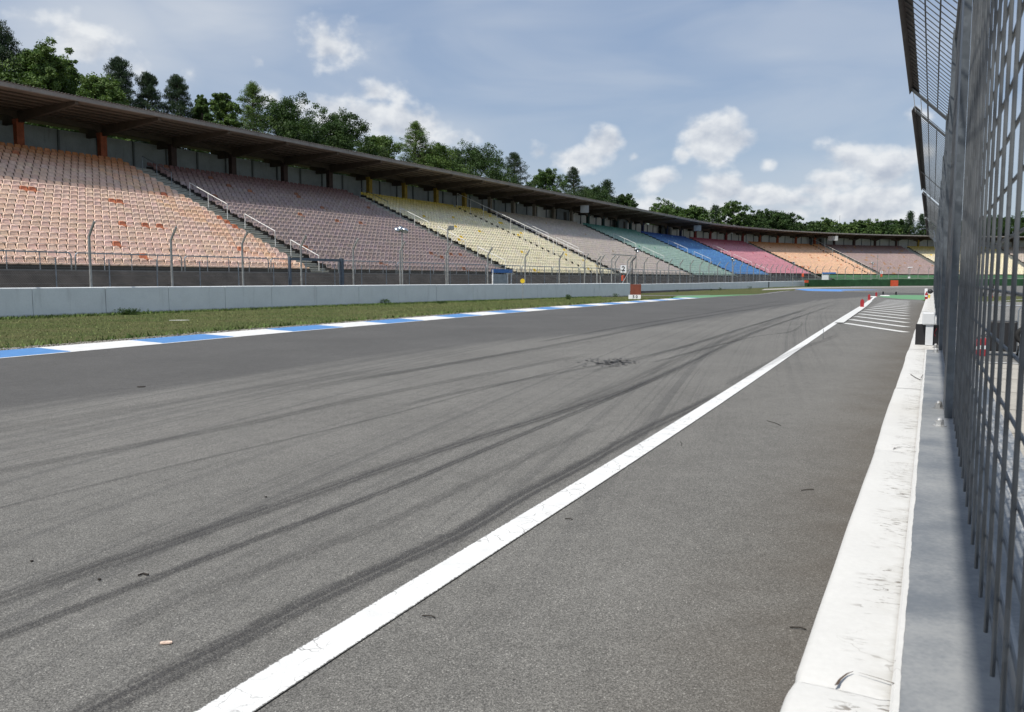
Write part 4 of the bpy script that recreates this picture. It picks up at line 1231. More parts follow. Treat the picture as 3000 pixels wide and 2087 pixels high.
# ------------------------------------------------------------------ pit wall with steel strip and fence
DZ = .70; ZW = CH - DZ
wall = thing('pit_wall', 'low white painted pit wall with flaking paint and rounded edge', 'wall', W(4, -.1, 0))
def coping_blocks():
    joints = [-4.8, -2.55, -.76, 1.48, 3.72, 5.95, 8.2, 9.35] + [9.35 + 2.24 * k for k in range(1, 26)]
    for i, (a, b) in enumerate(zip(joints[:-1], joints[1:])):
        near = b < 22
        nt = int((b - a) / (.045 if b < 9 else .18)) if near else 3
        ts = np.linspace(a + .0012, b - .0012, nt + 1)
        right = .30 if True else 0
        # cross-section from left foot over the rounded edge to the right
        prof = [(-.170, 0.0), (-.170, ZW - .075), (-.188, ZW - .065), (-.1905, ZW - .05), (-.1905, ZW - .016), (-.186, ZW - .004), (-.176, ZW), (-.13, ZW + .001), (-.08, ZW), (-.05, ZW - .001), (-.0235, ZW - .002), (-.0215, ZW - .012), (.36, ZW - .012), (.36, 0)]
        if b < 1.6: prof = [(x - (.005 if x < -.1 else 0), z) for x, z in prof]
        if a > 9.3: prof = [(x, z) for x, z in prof[:-3]] + [(.06, ZW), (.36, ZW), (.36, 0)]
        V = []; LAT = []
        for k, t in enumerate(ts):
            e = min(k, nt - k)
            for j, (x, z) in enumerate(prof):
                dx = dz = 0
                if 2 <= j <= 9 and near:
                    h1 = math.sin(t * 3.1 + .6 * j) * .0014 + math.sin(t * 9.3 + .8 * j + i) * .0005 + math.sin(t * 1.3 + i) * .003
                    dz = h1 * (.6 if j > 5 else .4); dx = h1 if j < 6 else 0
                    if e == 0: dz -= .004; dx += .004 * (1 if j < 6 else 0)
                V.append(W(t, x + dx, z + dz)); LAT.append(np.clip((x + .195) / .17, 0, 1))
        n = len(prof); idx = np.arange(len(ts) * n).reshape(len(ts), n)
        F = np.stack([idx[:-1, :-1], idx[1:, :-1], idx[1:, 1:], idx[:-1, 1:]], -1).reshape(-1, 4)
        loc = np.array(W((a + b) / 2, 0, 0)); TX = [(t, x, 0) for t in ts for x, z in prof]
        o = np_mesh('wall_block', np.array(V) - loc, F, M_COPING, wall, {'lat': ('POINT', 'FLOAT', LAT), 'uvm': ('POINT', 'FLOAT_VECTOR', np.array(TX))}, smooth=False)
        o.location = Vector(loc) - wall.location
coping_blocks()
mb = MB()
rings = [[W(t, -.166, .0), W(t, -.166, ZW - .03), W(t, .34, ZW - .03), W(t, .34, 0)] for t in (-4.7, 10, 30, 65)]
mb.loft(rings); mb.build('wall_core', M_KWHITE, wall, loc=tuple(wall.location))
# broken crack across the nearest joint
mb = MB()
def wcrack(px):
    pts = [GH(x, y, ZW + .0045) for x, y, w in px]; vs = []; fs = []
    for k, (q, (x, y, w)) in enumerate(zip(pts, px)):
        a = pts[max(0, k - 1)]; b = pts[min(len(pts) - 1, k + 1)]; d = np.array([b[0] - a[0], b[1] - a[1]]); d /= np.hypot(*d) + 1e-9
        w = w * .72; vs += [(q[0] - d[1] * w, q[1] + d[0] * w, q[2]), (q[0] + d[1] * w, q[1] - d[0] * w, q[2])]
    for k in range(len(pts) - 1): fs.append((2 * k, 2 * k + 1, 2 * k + 3, 2 * k + 2))
    mb.add(vs, fs)
wcrack([(2446, 2008, .0012), (2453, 2004, .0038), (2460, 1992, .0030), (2470, 1983, .0026), (2482, 1974, .0022), (2500, 1967, .0008)])
wcrack([(2514, 1970, .0006), (2545, 1979, .001), (2580, 1989, .0016), (2612, 2000, .002), (2630, 2005, .0025)])
wcrack([(2616, 1315, .001), (2622, 1312, .004), (2634, 1311, .003), (2642, 1310, .001)])
wcrack([(2668, 1325, .001), (2680, 1324, .003), (2688, 1323, .002)])
mb.build('cracks', M_BARK, wall, loc=tuple(wall.location))
# ragged paint bead at the strip edge
mb = MB(); vs = []; fs = []; ts = np.arange(-1.5, 9.3, .02)
for k, t in enumerate(ts):
    w = .005 + .0022 * abs(math.sin(t * 3.7) * math.sin(t * 11 + 1)) + random.uniform(0, .0014)
    vs += [W(t, -.034, ZW + .0005), W(t, -.029, ZW + .005), W(t, -.027 + w, ZW + .0042)]
for k in range(len(ts) - 1): a = 3 * k; fs += [(a, a + 3, a + 4, a + 1), (a + 1, a + 4, a + 5, a + 2)]
mb.add(vs, fs); mb.build('paint_bead', M_COPING, wall, loc=tuple(wall.location))

fence = thing('pit_fence', 'tall galvanised grid fence leaning out at the top along the pit wall', 'fence', W(5, .1, ZW))
def fadd(mb, name, mat, label=None, smooth=False, bevel=0):
    o = mb.build(name, mat, fence, loc=tuple(fence.location), smooth=smooth, bevel=bevel)
    if label: o['label'] = label
    return o
XF = .118; ZT = CH + 2.36
mb = MB(); mb.loft([[W(t, -.022, ZW - .006), W(t, -.022, ZW + .003), W(t, .25, ZW + .003), W(t, .25, ZW - .006)] for t in (-3, 4.35, 9.3)]); fadd(mb, 'base_plate', M_GALVP)
mb = MB(); mb.loft([[W(t, .150, ZW + .003), W(t, .150, ZW + .075), W(t, .158, ZW + .075), W(t, .158, ZW + .003)] for t in (-3, 9.3)]); fadd(mb, 'base_angle', M_GALVP)
PT = [4.74 + 4.55 * k for k in range(-1, 13)]
TEND = 60.0
def mesh_panel(t0, t1):
    mb = MB(); z0, z1 = ZW + .035, ZT
    t = t0
    while t <= t1 + .001:
        mb.tube([W(t, XF, z0), W(t, XF, z1)], .0040, 6 if t < 6 else 4); t += .196
    z = z0 + .03
    while z < z1:
        mb.tube([W(t0 - .02, XF + .0074, z), W(t1 + .02, XF + .0074, z)], .0034, 6 if t0 < 6 else 4); z += .102
    fadd(mb, 'mesh_panel', M_GALVD)
edges = [-2.2, -.12] 
for k in range(len(PT) - 1):
    a, b = PT[k] + .59, PT[k + 1] - .07
    mesh_panel(a, b)
for t in PT:
    if t < 1: continue
    mb = MB()
    r2 = lambda a0, a1, x0, x1: mb.loft([[W(a0, x0, ZW + .004), W(a1, x0, ZW + .004), W(a1, x1, ZW + .004), W(a0, x1, ZW + .004)], [W(a0, x0, ZT + .03), W(a1, x0, ZT + .03), W(a1, x1, ZT + .03), W(a0, x1, ZT + .03)]])
    r2(t - .04, t + .56, .084, .092); r2(t - .04, t - .032, .092, .118); r2(t + .552, t + .56, .092, .118)
    fadd(mb, 'post', M_POSTP)
    for dt in (-.28, .34):
        if t > 14: break
        c = W(t + dt - .03, .060, ZW + .003); rr = .020
        mb = MB(); hexa = lambda rad, z: [(c[0] + rad * math.cos(math.pi / 3 * k + .3), c[1] + rad * math.sin(math.pi / 3 * k + .3), c[2] + z) for k in range(6)]
        mb.lathe(c, [(.001, 0), (.030, 0), (.030, .004), (.001, .004)], 14)
        mb.loft([hexa(rr, .004), hexa(rr, .022)])
        mb.lathe(c, [(.017, .022), (.0165, .030), (.012, .038), (.005, .042), (.001, .043)], 12)
        fadd(mb, 'cap_nut', M_NUT)
# top rail of the fence and overhang panels
mb = MB(); mb.loft([[W(t, XF - .02, ZT - .05), W(t, XF - .02, ZT + .02), W(t, XF + .04, ZT + .02), W(t, XF + .04, ZT - .05)] for t in (-3, TEND)]); fadd(mb, 'top_rail', M_GALVD)
ZO, XO = CH + 2.85, -.38
def ov(u, t, lift=0.0):   # u 0 inner .. 1 outer
    return W(t, XF - .006 + (XO - XF) * u - .55 * lift, ZT + .02 + (ZO - ZT) * u - lift)
bars = [(-4, 14.2), (15.6, 29.4), (30.6, 42.5), (43.5, 52), (53, 60)]
for i, (a, b) in enumerate(bars):
    mb = MB(); t = a + .02; n = 5 if i < 2 else 4
    stp = .21 if i < 3 else .42
    while t < b: mb.tube([ov(.03, t), ov(.97, t)], .0056, n); t += stp
    for u in (.28, .55): mb.tube([ov(u, a, .012), ov(u, b, .012)], .0080, n)
    fadd(mb, 'overhang_mesh', M_GALVD)
    mb = MB()
    q = lambda u0, u1, l0, l1, t0, t1: mb.loft([[ov(u0, t0, l0), ov(u1, t0, l0), ov(u1, t0, l1), ov(u0, t0, l1)], [ov(u0, t1, l0), ov(u1, t1, l0), ov(u1, t1, l1), ov(u0, t1, l1)]])
    q(.82, 1.0, -.008, -.018, a, b)
    q(.985, 1.0, -.008, .07, a, b)
    fadd(mb, 'overhang_edge', M_EDGE)
    for e0, e1 in ((a - .04, a + .26), (b - .26, b + .04), ((a + b) * .5 + 2.0, (a + b) * .5 + 2.2)): mb = MB(); q(0, 1.0, .016, .022, e0, e1); fadd(mb, 'overhang_end_bar', M_GALV)
for (a, b), (c2, d2) in zip(bars[:3], bars[1:4]):
    mb = MB(); mb.tube([ov(.55, b - .3, .012), ov(.55, c2 + .3, .012)], .012, 6); fadd(mb, 'link_rod', M_EDGE)
    mb = MB()
    for u in (.93, .72): mb.tube([ov(u, b - .1, .03), ov(u, (b + c2) / 2, .03), ov(u, c2 + .15, .03)], .006, 5)
    fadd(mb, 'cable_tie', M_WHITE)
# galvanised side strut pieces farther along
for t in (48, 56):
    mb = MB(); mb.tube([ov(.3, t, .0), W(t - 1.5, XF - .06, ZT - .5)], .02, 5); fadd(mb, 'tie_strut', M_GALV)

# signal light on the wall
def wall_lamp():
    c = GH(2712, 1012, ZW); a = -A_F
    k = c[1] / FPX
    t = thing('signal_light', 'white signal light head on a post with black panels on the pit wall', 'signal light', (c[0], c[1], ZW + .001), -.46)
    mb = MB(); mb.box((5 * k, 0, 78 * k), 33 * k, 26 * k, 36 * k); mb.build('lamp_head', M_WHITEC, t, bevel=.012)
    mb = MB(); mb.box((8 * k, .0, 30 * k), 20 * k, 16 * k, 60 * k); mb.build('post', M_WHITEC, t, bevel=.004)
    mb = MB(); mb.box((-15 * k, 6 * k, 31 * k), 27 * k, 4 * k, 61 * k); mb.build('black_panel', M_BLACK, t)
    mb = MB(); mb.box((25 * k, 6 * k, 30 * k), 17 * k, 4 * k, 59 * k); mb.build('black_panel', M_BLACK, t)
    mb = MB(); mb.tube([(20 * k, 3 * k, 36 * k), (24 * k, 2.5 * k, 44 * k), (27 * k, 3 * k, 50 * k)], .8 * k, 5); mb.tube([(21 * k, 3 * k, 34 * k), (24 * k, 2.5 * k, 27 * k)], .6 * k, 5); mb.build('red_cable', M_RED, t)
wall_lamp()
def small_extinguisher(c, h, label, rz=0.0):
    t = thing('fire_extinguisher', label, 'fire extinguisher', c, rz)
    r = h * .16
    mb = MB(); mb.lathe((0, 0, 0), [(r * .9, 0), (r, .02 * h), (r, .62 * h), (r * .85, .72 * h), (r * .4, .79 * h), (r * .36, .83 * h)], 14); mb.build('cylinder', M_RED, t, smooth=False)
    mb = MB(); mb.lathe((0, 0, .30 * h), [(r * 1.015, 0), (r * 1.015, .16 * h)], 14); mb.build('band', M_WHITE, t)
    mb = MB(); mb.lathe((0, 0, .83 * h), [(r * .42, 0), (r * .42, .08 * h), (r * .2, .1 * h)], 10); mb.tube([(0, 0, .9 * h), (r * 1.5, 0, .98 * h)], r * .16, 5); mb.build('valve', M_BLACK, t)
    mb = MB(); mb.tube([(r * .4, 0, .88 * h), (r * 1.3, 0, .8 * h), (r * 1.25, 0, .45 * h), (r * 1.15, 0, .2 * h)], r * .14, 5); mb.build('hose', M_BLACK, t)
c = GH(2713.5, 877, ZW); small_extinguisher((c[0], c[1], ZW), .30, 'small red fire extinguisher standing on the far pit wall top')
c = GH(2722, 874, ZW)
t = thing('yellow_cup', 'small yellow can beside the extinguisher on the pit wall', 'can', (c[0], c[1], ZW)); mb = MB(); mb.lathe((0, 0, 0), [(.03, 0), (.04, .10), (.045, .11)], 10); mb.build('body', M_YELLOW, t); mb = MB(); mb.lathe((0, 0, .11), [(.046, 0), (.046, .015), (.01, .018)], 10); mb.build('lid', M_YELLOW, t)
c = GH(2717, 868, ZW)
t = thing('warning_lamp', 'white box with black round lamp at the far pit wall end', 'lamp', (c[0], c[1], ZW), -.4); mb = MB(); mb.box((-.06, 0, .16), .12, .12, .32); mb.build('housing', M_WHITE, t, bevel=.02); mb = MB(); mb.lathe((.10, 0, .2), [(.02, -.1), (.1, -.06), (.12, 0), (.1, .06), (.02, .1)], 12); mb.build('lamp_head', M_BLACK, t, smooth=True)
# bent tie wire on the coping
def crooked(name, label, cat, pts, r, mat):
    mb = MB(); mb.tube(pts, r, 5); o = mb.build(name, mat, loc=pts[0]); tag(o, label, cat)
q = [GH(x, y, ZW + .004) for x, y in ((2668, 1098), (2682, 1107), (2696, 1114), (2700, 1110), (2704, 1104))]
crooked('tie_wire', 'bent black wire lying on the white pit wall by the strip', 'wire', [(a[0], a[1], ZW + .006 + (.012 if i > 2 else 0)) for i, a in enumerate(q)], .0022, M_TWIG)

# ------------------------------------------------------------------ litter on the tarmac
def twig(px0, py0, px1, py1, label, r=.003):
    a, b = G(px0, py0), G(px1, py1); m = ((a[0] + b[0]) / 2 + .012, (a[1] + b[1]) / 2, .0)
    crooked('twig', label, 'twig', [(a[0], a[1], .018), (m[0], m[1], .021), (b[0], b[1], .018)], r, M_TWIG)
twig(2313, 1849, 2362, 1856, 'dark twig on the tarmac touching the white pit wall')
twig(2347, 1444, 2384, 1441, 'dark twig on the tarmac near the middle of the pit wall')
twig(2247, 1238, 2287, 1252, 'faint thin twig lying farther up the right strip')
twig(1237, 1815, 1275, 1821, 'dark twig right of the white line at the lower middle')
twig(1655, 1527, 1677, 1531, 'tiny dark twig right of the white line at half height')
twig(1993, 1300, 1995, 1312, 'tiny upright looking twig just right of the white line', .002)
def chip(px, py, w, d, mat, name, label, cat):
    c = G(px, py); mb = MB(); n = 12
    rim = [(w * math.cos(2 * math.pi * k / n) * random.uniform(.85, 1.1), d * math.sin(2 * math.pi * k / n) * random.uniform(.8, 1.15)) for k in range(n)]
    mb.loft([[(x, y, .0) for x, y in rim], [(x * .95, y * .95, .006) for x, y in rim]]); o = mb.build(name, mat); o.location = (c[0], c[1], .0165); o.rotation_euler = (0, 0, .15); tag(o, label, cat)
chip(488, 1896, .026, .011, M_LEAFP, 'wood_chip', 'pale pink wood chip lying on the near tarmac', 'wood chip')
chip(292, 1708, .009, .007, M_TWIG, 'rubber_crumb', 'black rubber crumb left of the curled one', 'rubber crumb')
chip(94, 1654, .009, .007, M_TWIG, 'rubber_crumb', 'black rubber crumb close to the left picture edge', 'rubber crumb')
chip(779, 1464, .009, .007, M_TWIG, 'rubber_crumb', 'black rubber crumb on the middle of the track', 'rubber crumb')
chip(413, 1137, .06, .05, M_TWIG, 'rubber_crumb', 'dark rubber flake on the dark racing line', 'rubber crumb')
q = [G(x, y) for x, y in ((405, 1697), (420, 1692), (436, 1695))]; crooked('rubber_curl', 'curled black rubber shaving on the near track', 'rubber curl', [(a[0], a[1], .02) for a in q], .005, M_TWIG)
chip(525, 940, .35, .16, M_PAPER, 'drain_cover', 'flat pale plate lying in the grass below the wall', 'plate')

# ------------------------------------------------------------------ pit lane behind the fence
flat_poly('pit_lane', [W(t, x, 0)[:2] for t, x in ((-12, .34), (-12, 16), (66, 16), (66, .34))][::-1], M_LANE, .008)
flat_poly('pit_paving', [W(t, x, 0)[:2] for t, x in ((-12, .345), (-12, 3.4), (17, 3.4), (17, .345))][::-1], M_BEIGE, .014)
mb = MB()
for k in range(14):
    a = -6 + k * 1.7; mb.add([W(a, .36, .016), W(a + .02, .36, .016), W(a + .02, 3.3, .016), W(a, 3.3, .016)], [(0, 1, 2, 3)])
setting(mb.build('paving_joints', M_PLINTH))
ribbon('pit_lane_line', [G(2845, 888)[:2], G(2920, 884)[:2], G(3000, 878)[:2], G(3100, 872)[:2]], .16, M_LINE, .02, n=30)
ribbon('pit_lane_line', [W(17.2, .5, 0)[:2], W(17.2, 4, 0)[:2], W(17.2, 12, 0)[:2]], .12, M_LINE, .02, n=20)
c = G(2879, 1045); small_extinguisher((c[0], c[1], .015), .45, 'red fire extinguisher with white band on the pit paving, right of its twin', .3)
c = G(2862, 1044); small_extinguisher((c[0], c[1], .015), .40, 'red fire extinguisher on the pit paving, left of its twin', .3)
def trolley():
    c = G(2925, 1044); t = thing('pit_trolley', 'chrome tube trolley with black case and orange pads on the pit paving', 'trolley', (c[0], c[1], .015), -.6)
    mb = MB()
    for x in (-.3, .3): mb.tube([(x, 0, .05), (x, 0, .9), (x + .05, 0, .98)], .014, 6)
    mb.tube([(-.25, 0, .98), (.35, 0, .98)], .014, 6); mb.build('frame', M_CHROME, t)
    mb = MB(); mb.box((.05, .12, .38), .5, .3, .6); mb.build('case', M_BLACK, t, bevel=.03)
    mb = MB(); mb.tube([(.38, 0, .46), (.72, 0, .42)], .05, 8); mb.build('pad', M_BAG, t)
    for x in (-.3, .32):
        mb = MB(); mb.tube([(x - .03, .1, .1), (x + .03, .1, .1)], .1, 14); w = mb.build('wheel', M_TAPE, t)
    mb = MB(); mb.tube([(.7, 0, .03), (.7, 0, .42)], .03, 6); mb.box((.72, 0, .04), .25, .12, .06); mb.build('leg', M_BLACK, t)
trolley()
def tyre_stand():
    c = G(3000, 1050); t = thing('wheel_rack', 'dark wheel leaning on a thin rack at the right edge behind the fence', 'wheel rack', (c[0], c[1], .015), -.5)
    n = 18; mb = MB(); R1, R2 = .135, .045
    rings = [[((R1 + R2 * math.cos(b)) * math.cos(a), R2 * math.sin(b), .42 + (R1 + R2 * math.cos(b)) * math.sin(a)) for b in np.linspace(0, 2 * math.pi, 8, endpoint=False)] for a in np.linspace(0, 2 * math.pi, n + 1)]
    mb.loft(rings, cap=False); mb.build('tyre', M_TAPE, t, smooth=True)
    mb = MB(); mb.tube([(0, -.06, .42), (0, .06, .42)], .09, 12); mb.build('rim', M_CHROME, t)
    mb = MB(); mb.tube([(-.08, .08, 0), (-.08, .08, .5)], .012, 6); mb.tube([(.08, .08, 0), (.08, .08, .5)], .012, 6); mb.build('rack', M_RAIL, t)
tyre_stand()
def traffic_light():
    c = G(2905, 873); k = c[1] / FPX; t = thing('pit_exit_light', 'dark signal pole with a lit red lamp beyond the fence', 'traffic light', c, -.5)
    mb = MB(); mb.box((0, 0, 28 * k), 9 * k, 5 * k, 26 * k); mb.build('housing', M_BLACK, t, bevel=.02)
    mb = MB(); mb.tube([(0, -2.4 * k, 24 * k), (0, -3.6 * k, 24 * k)], 3.4 * k, 14); mb.build('red_lamp', M_LAMP, t)
    mb = MB(); mb.tube([(0, 0, 0), (0, 0, 16 * k)], 2 * k, 8); mb.box((-2 * k, 0, 3 * k), 10 * k, 6 * k, 6 * k); mb.build('stand', M_RED, t)
    mb = MB(); mb.box((-19 * k, 2, 9 * k), 12 * k, 8 * k, 12 * k); mb.build('cabinet', M_BLACK, t, bevel=.02)
traffic_light()

# ------------------------------------------------------------------ grass blades and weeds
def blades():
    n = 90000; K = rng.integers(330, 880, n); r = rng.random(n)
    base = KC[K] + KN[K] * (1.75 + rng.exponential(.25, n))[:, None] * 0
    # across the verge from the gravel to the wall
    ks = np.array([k for k in range(300, 890)])
    wpos = []
    for k in ks:
        s = KC[k] @ TV; o = float(np.interp(s, [q[0] for q in WA], [q[1] for q in WA])) if s < 71 else 33.9
        wd = (KC[k] @ NV) + o
        wpos.append(wd - .05)
    wpos = np.array(wpos); K2 = rng.integers(0, len(ks), n)
    v = rng.random(n); u = v.copy()
    strip = rng.random(n) < .16; v[strip] = 1 - rng.random(strip.sum()) * .05
    edge = rng.random(n) < .12; v[edge] = rng.random(edge.sum()) * .03
    d = 1.95 + (wpos[K2] - 1.95) * v
    # move from the kerb along -NV
    P = KC[ks[K2]] - NV * d[:, None] + rng.normal(0, .03, (n, 2))
    h = rng.uniform(.02, .045, n); h[strip] = rng.uniform(.05, .14, strip.sum()); h[edge] *= 1.2
    a = rng.random(n) * 6.28; w = h * .22 + .004; lean = rng.normal(0, .5, (n, 2)) * h[:, None]
    z = np.array([gz(y) for y in P[:, 1]])
    V = np.empty((n, 3, 3))
    V[:, 0, :2] = P + np.stack([np.cos(a), np.sin(a)], 1) * w[:, None]; V[:, 1, :2] = P - np.stack([np.cos(a), np.sin(a)], 1) * w[:, None]
    V[:, 2, :2] = P + lean; V[:, 0, 2] = V[:, 1, 2] = z; V[:, 2, 2] = z + h
    patch = np.sin(P[:, 0] * .9 + 1.3 * np.sin(P[:, 1] * .35)) * .5 + rng.normal(0, .45, n)
    g = np.array([.095, .150, .042]); y = np.array([.235, .235, .105])
    k = np.clip(.42 + .35 * patch, 0, 1); k[strip] *= .25
    C = g * (1 - k)[:, None] + y * k[:, None]; C *= rng.uniform(.75, 1.25, n)[:, None]
    T = np.ones((n, 3, 4)); T[:, :, :3] = C[:, None]
    o = np_mesh('grass', V.reshape(-1, 3), np.arange(n * 3).reshape(n, 3), M_BLADE, None, {'tint': ('POINT', 'FLOAT_COLOR', T.reshape(-1, 4))})
    setting(o, 'stuff')
blades()

def leaf_cloud(C, rad, n, size, col0, col1, flat=.8, up=0.0, dark=1.0, jit=.25):
    """C (m,3) cluster centres; n leaves per cluster; returns V, T"""
    m = len(C); N = m * n
    ctr = np.repeat(C, n, 0); rd = np.repeat(rad, n)
    dirs = rng.normal(0, 1, (N, 3)); dirs /= np.linalg.norm(dirs, axis=1)[:, None] + 1e-9
    rr = rng.random(N) ** .45
    P = ctr + dirs * (rd * rr)[:, None] * np.array([1, 1, flat])
    nor = dirs * .5 + rng.normal(0, .6, (N, 3)) + np.array([0, 0, .35]); nor /= np.linalg.norm(nor, axis=1)[:, None]
    t = np.cross(nor, rng.normal(0, 1, (N, 3)));
    if up: t = t * (1 - up) + np.array([0, 0, up]) + dirs * up * .6
    t /= np.linalg.norm(t, axis=1)[:, None] + 1e-9
    b = np.cross(nor, t); b /= np.linalg.norm(b, axis=1)[:, None] + 1e-9
    s = size * rng.uniform(.6, 1.35, N)[:, None]
    asp = .42 if not up else .16
    V = np.stack([P - t * s, P + b * s * asp, P + t * s, P - b * s * asp], 1)
    mixk = np.clip(np.repeat(rng.random(m), n) * .7 + rng.random(N) * .4 - .05, 0, 1)[:, None]
    colr = np.array(col0) * (1 - mixk) + np.array(col1) * mixk
    colr = colr * np.repeat(rng.uniform(1 - jit, 1 + jit, m), n)[:, None] * rng.uniform(.8, 1.2, N)[:, None]
    T = np.ones((N, 4, 4)); T[:, :, :3] = colr[:, None]
    return V, T

def tree(label, base, H, Rc, kind, group=None, dens=1.0, cb=.25, lean=0.0, cat='tree', name=None):
    """kind: broad, bright, pine, spruce, spire, airy"""
    x, y, z = base
    t = thing(name or {'pine': 'pine_tree', 'spruce': 'spruce_tree'}.get(kind, 'broadleaf_tree'), label, cat, (x, y, z), 0, group)
    far = math.hypot(x, y) > 170
    mb = MB(); tr = max(.12, H * .016)
    topz = H * (.92 if kind in ('pine', 'spruce', 'spire') else .72)
    tp = [(0, 0, -.3), (lean * .2, 0, topz * .35), (lean * .6 + random.uniform(-.2, .2), random.uniform(-.2, .2), topz * .7), (lean, 0, topz)]
    mb.tube(tp, [tr, tr * .85, tr * .55, tr * .15], 7)
    C = []; rad = []
    ctrz = lambda f: H * (cb + (1 - cb) * f)
    if kind in ('broad', 'bright', 'airy'):
        nl = 12 if kind != 'airy' else 13
        lobes = []
        for k in range(nl + 3):
            a = k * 2.4 + random.uniform(-.4, .4); f = (k + .5) / (nl + 3)
            prof = (1 - f ** 2.4) ** .55
            rr = Rc * prof * random.uniform(.5, .82) * (1.15 if kind == 'airy' else 1)
            lobes.append((math.cos(a) * rr, math.sin(a) * rr, ctrz(f * .92), Rc * random.uniform(.32, .52) * (.75 if kind == 'airy' else 1)))
        lobes.append((lean, 0, H - Rc * .30, Rc * .34))
        for lx, ly, lz, lr in lobes:
            z0 = min(topz, max(H * .2, lz - Rc * .5))
            mb.tube([(lean * z0 / H, 0, z0), (lx * .5, ly * .5, (z0 + lz) / 2 + .2), (lx, ly, lz)], [tr * .45, tr * .28, tr * .08], 5)
            m = int((34 if not far else 20) * dens)
            d = rng.normal(0, 1, (m, 3)); d /= np.linalg.norm(d, axis=1)[:, None]
            C.append(np.array([lx, ly, lz]) + d * (lr * rng.random(m)[:, None] ** .4) * np.array([1.1, 1.1, .85])); rad.append(lr * rng.uniform(.24, .42, m))
            # leaders poking out
            for _ in range(3):
                e = np.array([lx, ly, lz]) + np.array([random.gauss(0, .6), random.gauss(0, .6), random.uniform(.3, 1.0)]) * lr * .95
                C.append(e[None]); rad.append(np.array([lr * .24]))
        n = int((100 if not far else 40)); size = (.125 if not far else .27)
        cols = {'broad': ((.020, .046, .013), (.056, .100, .027)), 'bright': ((.050, .098, .024), (.125, .185, .050)), 'airy': ((.040, .082, .022), (.095, .150, .042))}[kind]
        V, T = leaf_cloud(np.concatenate(C), np.concatenate(rad), n, size, *cols, flat=.75)
        mat = M_LEAF
    else:
        nbr = int((H * 11 if not far else H * 6) * (1 - cb)) + 12
        for i in range(nbr):
            f = ((i + random.random()) / nbr) ** .85; zz = ctrz(f * .96)
            a = i * 2.39996 + random.uniform(-.5, .5)
            if kind == 'pine': rr = Rc * (1 - f ** 1.5) ** .82 * random.uniform(.55, 1.12) + .35; rise = random.uniform(.05, .42)
            elif kind == 'spire': rr = Rc * (1 - f) ** .62 * random.uniform(.5, 1.15) + .18; rise = random.uniform(.1, .5)
            else: rr = Rc * (1 - f) ** .92 * random.uniform(.75, 1.1) + .12; rise = random.uniform(-.3, -.08)
            e = np.array([math.cos(a) * rr + lean * zz / H, math.sin(a) * rr, min(zz + rise * rr, H - .2)]); s0 = np.array([lean * zz / H, 0, zz])
            if not far or i % 3 == 0: mb.tube([tuple(s0), tuple((s0 + e) / 2 + np.array([0, 0, .08])), tuple(e)], [tr * .22, tr * .14, .02], 4)
            for q in (1.0, .74, .48):
                C.append((s0 + (e - s0) * q + rng.normal(0, .12, 3))[None]); rad.append(np.array([(.40 if not far else .75) * random.uniform(.65, 1.2) * max(.5, min(1.15, Rc / 2.4))]))
        C.append(np.array([[lean, 0, H - .25]])); rad.append(np.array([.28]))
        n = int((56 if not far else 20) * dens); size = (.125 if not far else .30)
        cols = {'pine': ((.018, .036, .020), (.046, .078, .034)), 'spruce': ((.018, .042, .018), (.045, .080, .032)), 'spire': ((.055, .105, .026), (.135, .195, .055))}[kind]
        V, T = leaf_cloud(np.concatenate(C), np.concatenate(rad), n, size, *cols, flat=.7, up=.55 if kind == 'pine' else .25)
        mat = M_NEEDLE if kind != 'spire' else M_LEAF
    mb.build('trunk', M_BARK, t)
    N = len(V)
    np_mesh('crown', V.reshape(-1, 3), np.arange(N * 4).reshape(N, 4), mat, t, {'tint': ('POINT', 'FLOAT_COLOR', T.reshape(-1, 4))})
    return t

